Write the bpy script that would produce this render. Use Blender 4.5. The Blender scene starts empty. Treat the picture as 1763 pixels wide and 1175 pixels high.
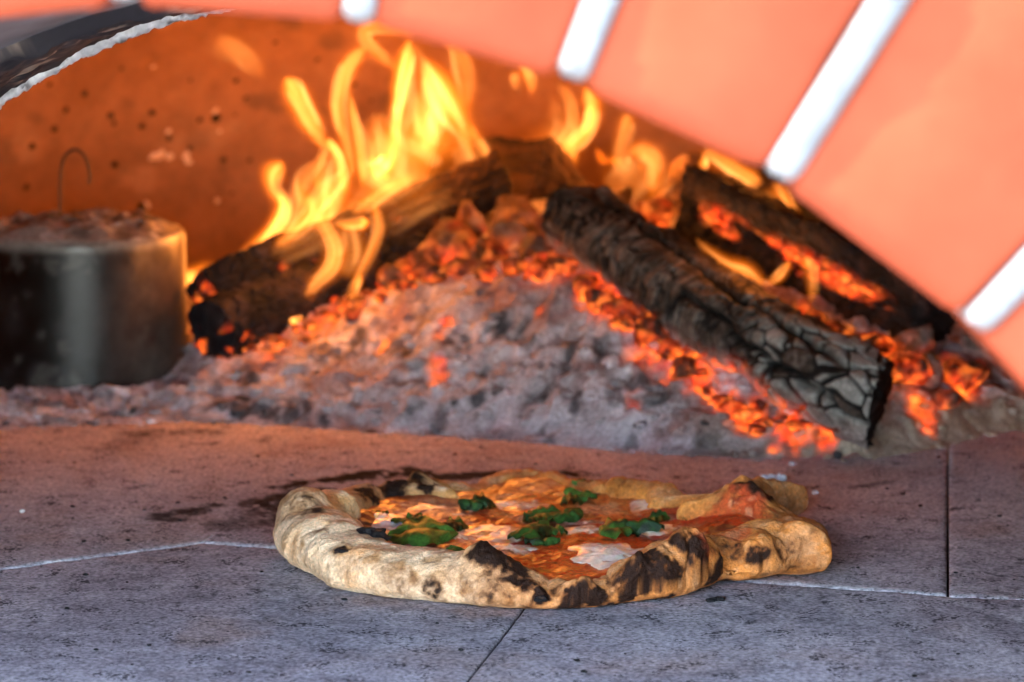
import bpy, math, random
import numpy as np
from mathutils import Vector

# ------------------------------------------------------------------ camera, world, sun, exposure
SC = bpy.context.scene
COL = SC.collection
PITCH = math.radians(8.6)
CAM = np.array([0.0, -1.56, 0.346])
FPX = 5129.0                      # focal length in photograph pixels (1763 wide)
EXPOSURE = 5.1
K = 1.0 / 2 ** EXPOSURE

cam_d = bpy.data.cameras.new('camera')
cam = bpy.data.objects.new('camera', cam_d)
COL.objects.link(cam)
cam.location = CAM
cam.rotation_euler = (math.pi / 2 - PITCH, 0, 0)
cam_d.sensor_width = 36.0
cam_d.lens = FPX / 1763 * 36
cam_d.clip_start, cam_d.clip_end = 0.01, 200
cam_d.dof.use_dof = True
cam_d.dof.focus_distance = 1.455
cam_d.dof.aperture_fstop = 11.0
SC.camera = cam

SUN_EL, SUN_AZ = math.radians(60), math.radians(84)     # azimuth to the left of straight behind the camera
world = bpy.data.worlds.new('World')
SC.world = world
world.use_nodes = True
wn = world.node_tree
wn.nodes.clear()
sky = wn.nodes.new('ShaderNodeTexSky')
sky.sky_type = 'NISHITA'
sky.sun_disc = False
sky.sun_elevation = SUN_EL
sun_dir = Vector((-math.sin(SUN_AZ) * math.cos(SUN_EL), -math.cos(SUN_AZ) * math.cos(SUN_EL), math.sin(SUN_EL)))
sky.sun_rotation = math.atan2(sun_dir.x, sun_dir.y)
bg = wn.nodes.new('ShaderNodeBackground')
bg.inputs['Strength'].default_value = 0.15
wo = wn.nodes.new('ShaderNodeOutputWorld')
wn.links.new(sky.outputs[0], bg.inputs[0])
wn.links.new(bg.outputs[0], wo.inputs[0])

sun_d = bpy.data.lights.new('sun', 'SUN')
sun_d.energy = 2.0
sun_d.angle = math.radians(0.5)
sun_d.color = (1.0, 0.95, 0.88)
sun = bpy.data.objects.new('sun', sun_d)
COL.objects.link(sun)
sun.rotation_euler = sun_dir.to_track_quat('Z', 'Y').to_euler()

SC.view_settings.view_transform = 'Standard'
SC.view_settings.look = 'None'
SC.view_settings.exposure = EXPOSURE
SC.view_settings.gamma = 1.0
SC.cycles.use_denoising = True
SC.cycles.max_bounces = 8
SC.cycles.transparent_max_bounces = 16
SC.cycles.volume_bounces = 0
SC.cycles.caustics_reflective = False
SC.cycles.caustics_refractive = False
SC.cycles.sample_clamp_indirect = 6.0

# ------------------------------------------------------------------ helpers
random.seed(7)
RNG = np.random.default_rng(11)
FWD = np.array([0, math.cos(PITCH), -math.sin(PITCH)])
UP = np.array([0, math.sin(PITCH), math.cos(PITCH)])


def ray(px, py):
    return FWD + (px - 881.5) / FPX * np.array([1., 0, 0]) - (py - 587.5) / FPX * UP


def at_z(px, py, z=0.0):
    d = ray(px, py)
    return CAM + d * ((z - CAM[2]) / d[2])


def at_y(px, py, y):
    d = ray(px, py)
    return CAM + d * ((y - CAM[1]) / d[1])


def project(V):
    """measurements only: where points of a built surface fall in the photograph"""
    r = V - CAM
    z = r @ FWD
    return 881.5 + FPX * r[..., 0] / z, 587.5 - FPX * (r @ UP) / z, z


def _hash(i, j, k, seed):
    h = (i.astype(np.uint64) * np.uint64(374761393) + j.astype(np.uint64) * np.uint64(668265263)
         + k.astype(np.uint64) * np.uint64(2246822519) + np.uint64(seed * 3266489917 % 4294967296)) & np.uint64(0xffffffff)
    h = ((h ^ (h >> np.uint64(13))) * np.uint64(1274126177)) & np.uint64(0xffffffff)
    h = ((h ^ (h >> np.uint64(16))) * np.uint64(2654435769)) & np.uint64(0xffffffff)
    h = h ^ (h >> np.uint64(15))
    return h.astype(np.float64) / 4294967295.0


def vnoise(P, s, seed=0):
    """value noise in -1..1; P (..., 3)"""
    Q = np.asarray(P) * s + 1000.37
    I = np.floor(Q)
    f = Q - I
    f = f * f * f * (f * (f * 6 - 15) + 10)
    I = I.astype(np.int64)
    r = 0
    for a in (0, 1):
        for b in (0, 1):
            for c in (0, 1):
                w = (f[..., 0] if a else 1 - f[..., 0]) * (f[..., 1] if b else 1 - f[..., 1]) * (f[..., 2] if c else 1 - f[..., 2])
                r = r + w * _hash(I[..., 0] + a, I[..., 1] + b, I[..., 2] + c, seed)
    return r * 2 - 1


def fbm(P, s, seed=0, o=4, gain=0.5):
    a, t, n = 1.0, 0, 0
    for k in range(o):
        t = t + a * vnoise(P, s * 2.03 ** k, seed + k * 17)
        n += a
        a *= gain
    return t / n


def worley(P, s, seed=0):
    Q = np.asarray(P) * s + 1000.5
    I = np.floor(Q).astype(np.int64)
    f1 = np.full(Q.shape[:-1], 9.0)
    f2 = f1.copy()
    idn = np.zeros(Q.shape[:-1])
    for a in (-1, 0, 1):
        for b in (-1, 0, 1):
            for c in (-1, 0, 1):
                i, j, k = I[..., 0] + a, I[..., 1] + b, I[..., 2] + c
                d = np.sqrt((i + _hash(i, j, k, seed) - Q[..., 0]) ** 2 + (j + _hash(i, j, k, seed + 1) - Q[..., 1]) ** 2
                            + (k + _hash(i, j, k, seed + 2) - Q[..., 2]) ** 2)
                new = d < f1
                f2 = np.where(new, f1, np.minimum(f2, d))
                idn = np.where(new, _hash(i, j, k, seed + 3), idn)
                f1 = np.where(new, d, f1)
    return f1, f2, idn


def sst(a, b, x):
    t = np.clip((x - a) / (b - a), 0, 1)
    return t * t * (3 - 2 * t)


def mix(a, b, t):
    t = np.asarray(t)[..., None]
    return np.asarray(a) * (1 - t) + np.asarray(b) * t


def catmull(pts, n, closed=False):
    """n samples of a Catmull-Rom spline through the rows of pts"""
    p = np.asarray(pts, float)
    m = len(p)
    t = np.linspace(0, m if closed else m - 1, n, endpoint=not closed)
    i = np.minimum(np.floor(t).astype(int), m - 1 if closed else m - 2)
    f = (t - i)[:, None]

    def g(k):
        return p[k % m] if closed else p[np.clip(k, 0, m - 1)]
    p0, p1, p2, p3 = g(i - 1), g(i), g(i + 1), g(i + 2)
    return 0.5 * (2 * p1 + (p2 - p0) * f + (2 * p0 - 5 * p1 + 4 * p2 - p3) * f ** 2 + (3 * p1 - p0 - 3 * p2 + p3) * f ** 3)


def mesh_from(name, V, F, col=None, glow=None, smooth=True):
    """V (n,3), F: list of arrays of quads/tris"""
    me = bpy.data.meshes.new(name)
    V = np.asarray(V, np.float32)
    me.vertices.add(len(V))
    me.vertices.foreach_set('co', V.ravel())
    F = [np.asarray(f, np.int32) for f in F if len(f)]
    nl = sum(f.size for f in F)
    npoly = sum(len(f) for f in F)
    me.loops.add(nl)
    me.loops.foreach_set('vertex_index', np.concatenate([f.ravel() for f in F]))
    me.polygons.add(npoly)
    tot = np.concatenate([np.full(len(f), f.shape[1], np.int32) for f in F])
    me.polygons.foreach_set('loop_start', np.concatenate([[0], np.cumsum(tot)[:-1]]).astype(np.int32))
    me.polygons.foreach_set('loop_total', tot)
    me.polygons.foreach_set('use_smooth', np.full(npoly, smooth))
    if col is not None:
        c = np.ones((len(V), 4), np.float32)
        c[:, :3] = np.clip(np.asarray(col).reshape(-1, 3), 0, 1)
        me.color_attributes.new('tint', 'FLOAT_COLOR', 'POINT').data.foreach_set('color', c.ravel())
    if glow is not None:
        me.attributes.new('glow', 'FLOAT', 'POINT').data.foreach_set('value', np.asarray(glow, np.float32).ravel())
    me.update()
    me.validate()
    return me


def grid_faces(nu, nv, cu=False, cv=False):
    iu = np.arange(nu if cu else nu - 1)
    iv = np.arange(nv if cv else nv - 1)
    a, b = np.meshgrid(iu, iv, indexing='ij')
    a2, b2 = (a + 1) % nu, (b + 1) % nv
    return np.stack([a * nv + b, a2 * nv + b, a2 * nv + b2, a * nv + b2], -1).reshape(-1, 4)


def link(name, me, mat=None, parent=None, label=None, cat=None, group=None, kind=None, loc=None):
    o = bpy.data.objects.new(name, me)
    COL.objects.link(o)
    if mat is not None and me is not None and not me.materials:
        me.materials.append(mat)
    if parent is not None:
        o.parent = parent
    if loc is not None:
        o.location = loc
    for k, v in (('label', label), ('category', cat), ('group', group), ('kind', kind)):
        if v:
            o[k] = v
    return o


def thing(name, label, cat, loc=(0, 0, 0), group=None, kind=None):
    o = link(name, None, label=label, cat=cat, group=group, kind=kind, loc=loc)
    o.empty_display_size = 0.02
    return o


class N:
    """small node-tree writer"""
    def __init__(self, name):
        self.m = bpy.data.materials.new(name)
        self.m.use_nodes = True
        self.t = self.m.node_tree
        self.t.nodes.clear()
        self.out = self.t.nodes.new('ShaderNodeOutputMaterial')

    def n(self, kind, **kw):
        x = self.t.nodes.new('ShaderNode' + kind)
        for k, v in kw.items():
            if k.startswith('i_'):
                x.inputs[k[2:].replace('_', ' ')].default_value = v
            else:
                setattr(x, k, v)
        return x

    def l(self, a, b):
        self.t.links.new(a, b)

    def math(self, op, a, b=None):
        x = self.n('Math', operation=op)
        for k, v in enumerate((a, b)):
            if v is None:
                continue
            if isinstance(v, (int, float)):
                x.inputs[k].default_value = v
            else:
                self.l(v, x.inputs[k])
        return x.outputs[0]

    def ramp(self, fac, stops):
        r = self.n('ValToRGB')
        e = r.color_ramp.elements
        while len(e) < len(stops):
            e.new(0.5)
        for k, (p, c) in enumerate(stops):
            e[k].position = p
            e[k].color = (*c, 1) if len(c) == 3 else c
        self.l(fac, r.inputs[0])
        return r.outputs[0]

    def mixc(self, fac, a, b, mode='MIX'):
        x = self.n('Mix', data_type='RGBA', blend_type=mode)
        for sock, v in ((x.inputs[0], fac), (x.inputs[6], a), (x.inputs[7], b)):
            if isinstance(v, (int, float)):
                sock.default_value = v
            elif isinstance(v, tuple):
                sock.default_value = (*v, 1)
            else:
                self.l(v, sock)
        return x.outputs[2]


EMBER = (1.0, 0.105, 0.012)


def surf(name, rough=0.7, spec=0.3, fine=900, fine_amt=0.25, bump=0.3, bump_dist=0.001, glow=0.0, color=None,
         sss=0.0, coat=0.0, rough_var=0.15, metallic=0.0, glow_scale=350, speck=None):
    """one procedural surface: 'tint' colour attribute (or a fixed colour) with fine grain, relief and optional ember glow"""
    s = N(name)
    b = s.n('BsdfPrincipled')
    b.inputs['Specular IOR Level'].default_value = spec
    b.inputs['Metallic'].default_value = metallic
    tc = s.n('TexCoord')
    n1 = s.n('TexNoise', i_Scale=fine, i_Detail=6.0, i_Roughness=0.65)
    s.l(tc.outputs['Object'], n1.inputs['Vector'])
    if color is None:
        a = s.n('Attribute', attribute_name='tint')
        base = a.outputs['Color']
    else:
        rgb = s.n('RGB')
        rgb.outputs[0].default_value = (*color, 1)
        base = rgb.outputs[0]
    lo, hi = 1 - fine_amt * 2, 1 + fine_amt * 0.8
    g = s.ramp(n1.outputs['Fac'], [(0.3, (lo,) * 3), (0.7, (hi,) * 3)])
    c = s.mixc(1.0, base, g, 'MULTIPLY')
    if speck:
        v = s.n('TexVoronoi', i_Scale=speck[0])
        s.l(tc.outputs['Object'], v.inputs['Vector'])
        n2 = s.n('TexNoise', i_Scale=speck[0] * 0.14, i_Detail=3.0)
        s.l(tc.outputs['Object'], n2.inputs['Vector'])
        thr = s.math('MULTIPLY', s.math('SUBTRACT', n2.outputs['Fac'], speck[1]), speck[2])
        m = s.math('LESS_THAN', v.outputs['Distance'], thr)
        c = s.mixc(s.math('MULTIPLY', m, 0.8), c, speck[3])
    s.l(c, b.inputs['Base Color'])
    rr = s.n('MapRange')
    rr.inputs['To Min'].default_value = max(0.03, rough - rough_var)
    rr.inputs['To Max'].default_value = min(1.0, rough + rough_var)
    s.l(n1.outputs['Fac'], rr.inputs['Value'])
    s.l(rr.outputs[0], b.inputs['Roughness'])
    bp = s.n('Bump')
    bp.inputs['Strength'].default_value = bump
    bp.inputs['Distance'].default_value = bump_dist
    s.l(n1.outputs['Fac'], bp.inputs['Height'])
    s.l(bp.outputs[0], b.inputs['Normal'])
    if sss:
        b.inputs['Subsurface Weight'].default_value = sss
        b.inputs['Subsurface Radius'].default_value = (0.004, 0.002, 0.001)
        b.inputs['Subsurface Scale'].default_value = 1.0
    if coat:
        b.inputs['Coat Weight'].default_value = coat
        b.inputs['Coat Roughness'].default_value = 0.18
    if glow:
        ga = s.n('Attribute', attribute_name='glow')
        n3 = s.n('TexNoise', i_Scale=glow_scale, i_Detail=4.0, i_Roughness=0.6)
        s.l(tc.outputs['Object'], n3.inputs['Vector'])
        r3 = s.ramp(n3.outputs['Fac'], [(0.36, (0.08,) * 3), (0.66, (1.35,) * 3)])
        st = s.math('MULTIPLY', s.math('MULTIPLY', ga.outputs['Fac'], r3), glow * K)
        n4 = s.n('TexNoise', i_Scale=glow_scale * .55, i_Detail=3.0)
        s.l(tc.outputs['Object'], n4.inputs['Vector'])
        s.l(s.ramp(n4.outputs['Fac'], [(.38, (.75, .035, .003)), (.52, EMBER), (.68, (1.25, .24, .03))]), b.inputs['Emission Color'])
        s.l(st, b.inputs['Emission Strength'])
    s.l(b.outputs[0], s.out.inputs['Surface'])
    return s.m


M_TILE = surf('hearth_stone', rough=0.97, spec=0.03, rough_var=0.03, fine=420, fine_amt=0.38, bump=0.35, bump_dist=0.0012, speck=(470, 0.455, 2.4, (0.02, 0.018, 0.02)))
M_DOME = surf('dome_clay', rough=0.85, fine=60, fine_amt=0.13, bump=0.5, bump_dist=0.003)
M_BRICK = surf('terracotta_brick', rough=0.9, spec=0.0, fine=22, fine_amt=0.09, bump=0.3, bump_dist=0.002, color=(0.17, 0.032, 0.0140))
M_MORTAR = surf('white_mortar', rough=0.9, fine=90, fine_amt=0.16, bump=0.8, bump_dist=0.004, color=(0.120, 0.112, 0.102))
M_VAULT = surf('throat_render', rough=0.85, fine=120, fine_amt=0.15, bump=0.4, bump_dist=0.002)
M_ASH = surf('ash', rough=0.95, spec=0.1, fine=420, fine_amt=0.28, bump=0.7, bump_dist=0.002, glow=2.6, glow_scale=110)
M_LOG = surf('burnt_wood', rough=0.85, spec=0.12, fine=300, fine_amt=0.3, bump=0.7, bump_dist=0.002, glow=2.4, glow_scale=140)
M_CRUST = surf('baked_dough', rough=0.68, spec=0.16, fine=620, fine_amt=0.22, bump=0.8, bump_dist=0.0013)
M_SAUCE = surf('tomato_sauce', rough=0.46, spec=0.35, fine=520, fine_amt=0.26, bump=0.55, bump_dist=0.0010, coat=0.12, sss=0.08)
M_CHEESE = surf('melted_mozzarella', rough=0.36, spec=0.5, fine=300, fine_amt=0.07, bump=0.3, bump_dist=0.0008, sss=0.3, coat=0.25)
M_LEAF = surf('basil_leaf', rough=0.5, spec=0.22, fine=420, fine_amt=0.3, bump=0.6, bump_dist=0.0010)
M_STEEL = surf('sooty_steel', rough=0.33, spec=0.3, fine=90, fine_amt=0.25, bump=0.12, bump_dist=0.0006)
M_WIRE = surf('rusty_wire', rough=0.6, fine=300, color=(0.10, 0.045, 0.02), metallic=0.2)

# ------------------------------------------------------------------ brick arch at the oven mouth
ARCH_Y = 0.85 + CAM[1]
arch_c = at_y(290, 2000, ARCH_Y)
ARCH_R = float(np.linalg.norm(at_y(290, 14, ARCH_Y) - arch_c))
arch = thing('brick_arch', 'arch of salmon painted bricks with wide white joints round the oven mouth', 'arch', arch_c)
joints = []
for jx, jy in ((615, 30), (985, 135), (1345, 300), (1670, 570)):
    p = at_y(jx, jy, ARCH_Y) - arch_c
    joints.append(math.atan2(p[0], p[2]))
step = (joints[3] - joints[0]) / 3
a = joints[0] - step
while a > -math.radians(112):
    joints.insert(0, a)
    a -= step
a = joints[-1] + step
while a < math.radians(112):
    joints.append(a)
    a += step
JW, DEPTH, LEN = 0.0098, 0.11, 0.235


def voussoir(a0, a1, r0, r1, y0, y1, nb=0.004, nseg=8, seed=0, rough=0.0012):
    """wedge between two angles with rounded edges: a rounded-box cross-section in (arc, depth), swept along the radius"""
    rs = np.concatenate([[r0, r0 + nb * .3, r0 + nb], np.linspace(r0 + nb * 2, r1 - nb, nseg), [r1]])
    ins = np.concatenate([[nb * .9, nb * .3, 0], np.zeros(nseg), [nb * .3]])
    rings = []
    for r, i in zip(rs, ins):
        w0, w1 = a0 * r + i, a1 * r - i
        d0, d1 = y0 + i, y1 - i
        c = nb
        poly = []
        for (cx, cy, s) in ((w1 - c, d0 + c, -90), (w1 - c, d1 - c, 0), (w0 + c, d1 - c, 90), (w0 + c, d0 + c, 180)):
            for k in range(4):
                t = math.radians(s + 30 * k)
                poly.append((cx + c * math.cos(t), cy + c * math.sin(t)))
        ring = [(r * math.sin(w / r), d, r * math.cos(w / r)) for w, d in poly]
        rings.append(ring)
    V = np.array(rings)
    V = V + rough * np.stack([vnoise(V, 55, seed + k) for k in range(3)], -1)
    n, m = V.shape[:2]
    F = grid_faces(n, m, cv=True)
    V = V.reshape(-1, 3)
    caps = np.array([list(range(m))[::-1]])
    cape = np.array([list(range((n - 1) * m, n * m))])
    return V, [F, caps, cape]


for k in range(len(joints) - 1):
    g = JW / 2 / (ARCH_R + .05)
    V, F = voussoir(joints[k] + g, joints[k + 1] - g, ARCH_R, ARCH_R + LEN, 0, DEPTH, seed=k * 5)
    link('brick', mesh_from('brick', V, F), M_BRICK, arch)
for k, a in enumerate(joints):
    g = JW / 2 / (ARCH_R + .05) * 1.06
    V, F = voussoir(a - g, a + g, ARCH_R + .0015, ARCH_R + LEN - .004, -.0015, DEPTH - .004, nb=0.003, seed=100 + k * 5, rough=0.0009)
    link('mortar_joint', mesh_from('mortar_joint', V, F), M_MORTAR, arch)

# ------------------------------------------------------------------ throat of the oven behind the arch
def ring_surface(name, secs, mat, parent=None, kind=None, amp=0.0, freq=40, colfun=None, a0=-108, a1=108, na=260, label=None, cat=None):
    """arch-shaped sheet: secs = [(y, R, cx, cz)] swept over angles"""
    an = np.radians(np.linspace(a0, a1, na))
    s = np.asarray(secs)
    V = np.zeros((len(s), na, 3))
    V[..., 0] = s[:, 2:3] + np.where(np.sin(an) > 0, s[:, 4:5], s[:, 1:2]) * np.sin(an)
    V[..., 1] = s[:, 0:1]
    V[..., 2] = s[:, 3:4] + s[:, 1:2] * np.cos(an)
    if amp:
        d = amp * fbm(V, freq, 3, 4)
        V[..., 0] -= d * np.sin(an)
        V[..., 2] -= d * np.cos(an)
    col = colfun(V) if colfun else None
    return link(name, mesh_from(name, V.reshape(-1, 3), [grid_faces(len(s), na)], col), mat, parent, label, cat, None, kind)


LIP_Y = 1.5 + CAM[1]
lip_c = at_y(580, 981, LIP_Y)
LIP_R = float(np.linalg.norm(at_y(580, 0, LIP_Y) - lip_c))


def lerp_secs(p, q, n):
    return [tuple(np.array(p) * (1 - t) + np.array(q) * t) for t in np.linspace(0, 1, n)]


MID_Y = 1.30 + CAM[1]
mid_c = arch_c * .31 + lip_c * .69
MID_R = 0.315
LIP_W = .46                        # the throat widens to the right
sec_a = (ARCH_Y + .02, ARCH_R + .003, arch_c[0], arch_c[2], ARCH_R + .003)
sec_b = (MID_Y, MID_R, mid_c[0], mid_c[2], .40)
throat = thing('oven_throat', 'sooty vaulted throat behind the brick arch with a crusted pale inner rim', 'oven throat', (0, 0, 0))


def grey_col(V):
    n = fbm(V, 30, 8)
    return mix((0.15, 0.145, 0.14), (0.09, 0.085, 0.08), sst(-.3, .4, n))


def soot_col(V):
    n = fbm(V, 45, 21, 5)
    f1, f2, i = worley(V, 60, 4)
    c = mix((0.018, 0.017, 0.02), (0.05, 0.045, 0.045), sst(-.2, .5, n))
    flake = sst(.16, .34, n + .4 * (i - .5)) * sst(.62, .35, f1)
    return mix(c, (0.34, 0.27, 0.20), flake * .85)


ring_surface('front_vault', lerp_secs(sec_a, sec_b, 14), M_VAULT, throat, amp=.002, freq=25, colfun=grey_col)
sec_c = (MID_Y + .002, MID_R - .006, mid_c[0], mid_c[2], .396)
sec_d = (LIP_Y - .012, LIP_R + .004, lip_c[0], lip_c[2], LIP_W + .004)
ring_surface('sooty_vault', [(MID_Y + .001, MID_R + .004, mid_c[0], mid_c[2], .404)] + lerp_secs(sec_c, sec_d, 90), M_VAULT, throat, amp=.005, freq=60, colfun=soot_col, na=420)
# pale crusted rim: a rough bead round the inner edge of the throat
na, nr = 700, 14
an = np.radians(np.linspace(-108, 108, na))
ph = np.linspace(0, 2 * np.pi, nr, endpoint=False)
A, B = np.meshgrid(an, ph, indexing='ij')
rr, yy = LIP_R + .0035 + .0045 * np.cos(B), LIP_Y + .006 * np.sin(B)
V = np.stack([lip_c[0] + (rr + np.where(np.sin(A) > 0, LIP_W - LIP_R, 0)) * np.sin(A), yy, lip_c[2] + rr * np.cos(A)], -1)
d = .0014 * fbm(V, 420, 5, 3) + .0004 * fbm(V, 60, 6, 3)
V[..., 0] -= d * np.sin(A) * 1.4
V[..., 2] -= d * np.cos(A) * 1.4
V[..., 1] -= d * 1.5
cl = mix((0.60, 0.62, 0.62), (0.86, 0.88, 0.87), sst(-.2, .35, fbm(V, 180, 9, 3)))
cl = mix(cl, (.06, .06, .06), sst(.15, .5, fbm(V, 120, 19, 3)) * .8)
link('crusted_rim', mesh_from('crusted_rim', V.reshape(-1, 3), [grid_faces(na, nr, cv=True)], cl), M_VAULT, throat)
ring_surface('back_collar', [(LIP_Y, LIP_R + .004, lip_c[0], lip_c[2], LIP_W + .004), (LIP_Y + .004, LIP_R + .03, lip_c[0], lip_c[2], LIP_W + .03), (LIP_Y + .25, LIP_R + .034, lip_c[0], lip_c[2], LIP_W + .034)],
             M_VAULT, throat, colfun=soot_col)

ring_surface('sun_block_shell', [(ARCH_Y + .05, .43, arch_c[0], arch_c[2], .47), (LIP_Y + .10, .43, lip_c[0], lip_c[2], .53), (LIP_Y + .26, .43, lip_c[0], lip_c[2], .53), (LIP_Y + .262, LIP_R + .02, lip_c[0], lip_c[2], LIP_W + .02)],
             M_VAULT, throat, colfun=grey_col, a0=-125, a1=125)  # unseen sleeve added to keep sun from leaking through the throat seams

# ------------------------------------------------------------------ dome of the oven
DC = np.array([-0.06, 0.50, 0.0])
DR, DH = 0.555, 0.43
nt, nz = 420, 150
th = np.linspace(0, 2 * np.pi, nt, endpoint=False)
el = np.linspace(-0.03, np.pi / 2 - 1e-7, nz)
T, E = np.meshgrid(th, el, indexing='ij')
V = np.stack([DC[0] + DR * np.cos(E) ** .8 * np.cos(T), DC[1] + DR * np.cos(E) ** .8 * np.sin(T), DC[2] + DH * np.sin(E)], -1)
nrm = (V - DC) / np.linalg.norm(V - DC, axis=-1, keepdims=True)
V = V + nrm * (.004 * fbm(V, 6, 2, 3) + .0018 * fbm(V, 40, 12, 3))[..., None]
n1 = fbm(V, 9, 31, 4)
col = mix((0.52, 0.235, 0.115), (0.36, 0.155, 0.07), sst(-.25, .35, n1))
col = mix(col, (0.60, 0.31, 0.17), sst(.25, .55, fbm(V, 26, 41, 4)) * .6)
col = mix(col, (0.16, 0.09, 0.06), sst(.2, .5, fbm(V, 34, 55, 4)) * .55)
col = col * .58
F = grid_faces(nt, nz, cu=True)
fc = V.reshape(-1, 3)[F].mean(1)
ex = fc[:, 0] - lip_c[0]
hole = (fc[:, 1] < .19) & (np.hypot(ex / np.where(ex > 0, LIP_W + .032, LIP_R + .032), (fc[:, 2] - lip_c[2]) / (LIP_R + .032)) < 1)
dome = thing('oven_dome', 'fire lit orange clay dome inside the oven, pocked with dark pits', 'oven dome', (0, 0, 0))
link('dome_shell', mesh_from('dome_shell', V.reshape(-1, 3), [F[~hole]], col), M_DOME, dome)


def dome_point(px, py):
    """where the sight line through a photo pixel meets the dome (used to measure where the pits sit)"""
    d = ray(px, py)
    best = None
    for t in np.linspace(1.9, 3.1, 1200):
        p = CAM + d * t
        e = math.asin(min(1, max(0, p[2] / DH)))
        if math.hypot(p[0] - DC[0], p[1] - DC[1]) > DR * math.cos(e) ** .8:
            return p
    return CAM + d * 2.6


M_PIT = surf('dark_pit', rough=0.95, spec=0.05, fine=200, color=(0.03, 0.018, 0.012))
M_CHIP = surf('pale_chip', rough=0.9, spec=0.1, fine=200, color=(0.72, 0.5, 0.38))


def nugget(seed, n=10, m=7, amp=.3, freq=2.2):
    """unit lump, irregular"""
    u = np.linspace(0, 2 * np.pi, n, endpoint=False)
    v = np.linspace(0.02, np.pi - .02, m)
    U, W = np.meshgrid(u, v, indexing='ij')
    P = np.stack([np.sin(W) * np.cos(U), np.sin(W) * np.sin(U), np.cos(W)], -1)
    P = P * (1 + amp * fbm(P, freq, seed, 2))[..., None]
    return P.reshape(-1, 3), grid_faces(n, m, cu=True)


pits = [(112, 189, 4), (145, 161, 4), (190, 199, 4), (262, 194, 4), (244, 217, 4), (196, 212, 3), (343, 206, 4), (371, 203, 6), (403, 195, 4), (405, 136, 5),
        (422, 167, 4), (435, 143, 3), (208, 117, 3), (93, 222, 4), (55, 252, 4), (198, 284, 4), (290, 238, 4), (328, 255, 3), (385, 275, 4), (428, 275, 4),
        (452, 223, 3), (327, 137, 3), (473, 71, 4), (493, 73, 3), (545, 100, 4), (244, 356, 5), (85, 145, 3), (45, 322, 4), (398, 332, 3), (640, 170, 4), (610, 145, 3)]
for px, py, s in pits:
    p = dome_point(px, py)
    q, F = nugget(px, amp=.25)
    r = s * 1.5 * 2.6 / FPX
    link('pit', mesh_from('pit', q * np.array([r, r * .35, r * .9]), [F]), M_PIT, dome, loc=p)
for px, py, sx, sy in ((264, 270, 14, 6), (277, 264, 7, 6), (291, 270, 8, 5), (320, 268, 6, 9), (325, 279, 6, 4), (370, 190, 5, 7), (290, 226, 5, 4), (252, 353, 6, 6), (378, 226, 4, 3),
                       (374, 346, 5, 4), (262, 115, 6, 3)):
    p = dome_point(px, py)
    q, F = nugget(px + 3, n=14, m=9, amp=.55)
    k = 2.6 / FPX
    link('chip', mesh_from('chip', q * np.array([sx * k, .0012, sy * k]), [F]), M_CHIP, dome, loc=p)

# ------------------------------------------------------------------ hearth floor of separate stone tiles
def W2(px, py):
    return at_z(px, py, 0)[:2]


J1, J2, J3 = W2(350, 932), W2(0, 978), W2(1632, 1023)
JF1, JF2 = W2(888, 1063), W2(800, 1175)


def along(p, q, t):
    return p + (q - p) * t


jm = along(J1, J3, np.dot(JF1 - J1, J3 - J1) / np.dot(J3 - J1, J3 - J1))   # foot of the front joint on the cross joint
dirf = (JF2 - JF1) / np.linalg.norm(JF2 - JF1)
t0 = (J1[1] - JF1[1]) / dirf[1]
cr = lambda a, b: a[0] * b[1] - a[1] * b[0]
s_ = cr(J1 - JF1, J3 - J1) / cr(dirf, J3 - J1)
jm = JF1 + dirf * s_
left_far = along(J1, J2, 1.9)
right_far = along(J1, J3, 1.55)
right_far2 = np.array([0.62, right_far[1] - .03])
V0 = W2(1632, 800)
e1 = W2(575, 790)
back_l = along(J1, e1, 3.2)
back_v = along(J3, V0, (back_l[1] - J3[1]) / (V0[1] - J3[1]))
front_far = jm + dirf * .95  # front tiles run on out of view, lengthened to bounce sunlight inside
tile_polys = [
    [left_far, J1, jm, front_far, np.array([left_far[0], front_far[1]])],
    [jm, J3, right_far, np.array([right_far[0] + .1, front_far[1]]), front_far],
    [J1, back_l, np.array([back_v[0], back_l[1]]), J3],
    [J3, np.array([back_v[0], back_l[1]]), np.array([.62, back_l[1]]), right_far2],
    [left_far, np.array([-.62, left_far[1] + .05]), np.array([-.62, back_l[1]]), back_l, J1],
]
tile_polys[1] = [jm, J3, right_far2, np.array([right_far2[0], front_far[1]]), front_far]
tile_polys[0] = [np.array([-.62, left_far[1] + .05]), left_far, J1, jm, front_far, np.array([-.62, front_far[1]])]


def seg_dist(P, a, b):
    ab = b - a
    t = np.clip(((P - a) @ ab) / (ab @ ab), 0, 1)
    return np.linalg.norm(P - (a + t[..., None] * ab), axis=-1)


soot_marks = [((262, 890), (372, 868), .006, .8), ((300, 893), (345, 880), .006, .7), ((395, 905), (470, 872), .012, .55), ((430, 868), (520, 845), .010, .7),
              ((480, 838), (610, 818), .006, .9), ((500, 852), (560, 842), .006, .8), ((640, 817), (705, 811), .012, 1), ((750, 819), (880, 816), .010, 1), ((925, 818), (985, 814), .009, 1), ((520, 828), (610, 822), .008, 1),
              ((640, 812), (720, 816), .008, .7), ((240, 745), (360, 742), .010, .5), ((1470, 838), (1530, 828), .004, .5), ((170, 770), (250, 752), .012, .3), ((20, 700), (60, 690), .01, .4),
              ((478, 862), (478, 900), .009, .5), ((1330, 822), (1350, 820), .004, .6)]
pale_marks = [((0, 978), (350, 932), .0035, .75), ((350, 932), (480, 941), .004, .8), ((1370, 1000), (1632, 1023), .004, .85), ((1632, 1028), (1763, 1068), .0035, .5),
              ((1380, 1012), (1600, 1022), .008, .25), ((1340, 825), (1480, 850), .010, .2), ((1160, 1060), (1700, 1140), .02, .12), ((1500, 860), (1500, 940), .03, .1)]


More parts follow.
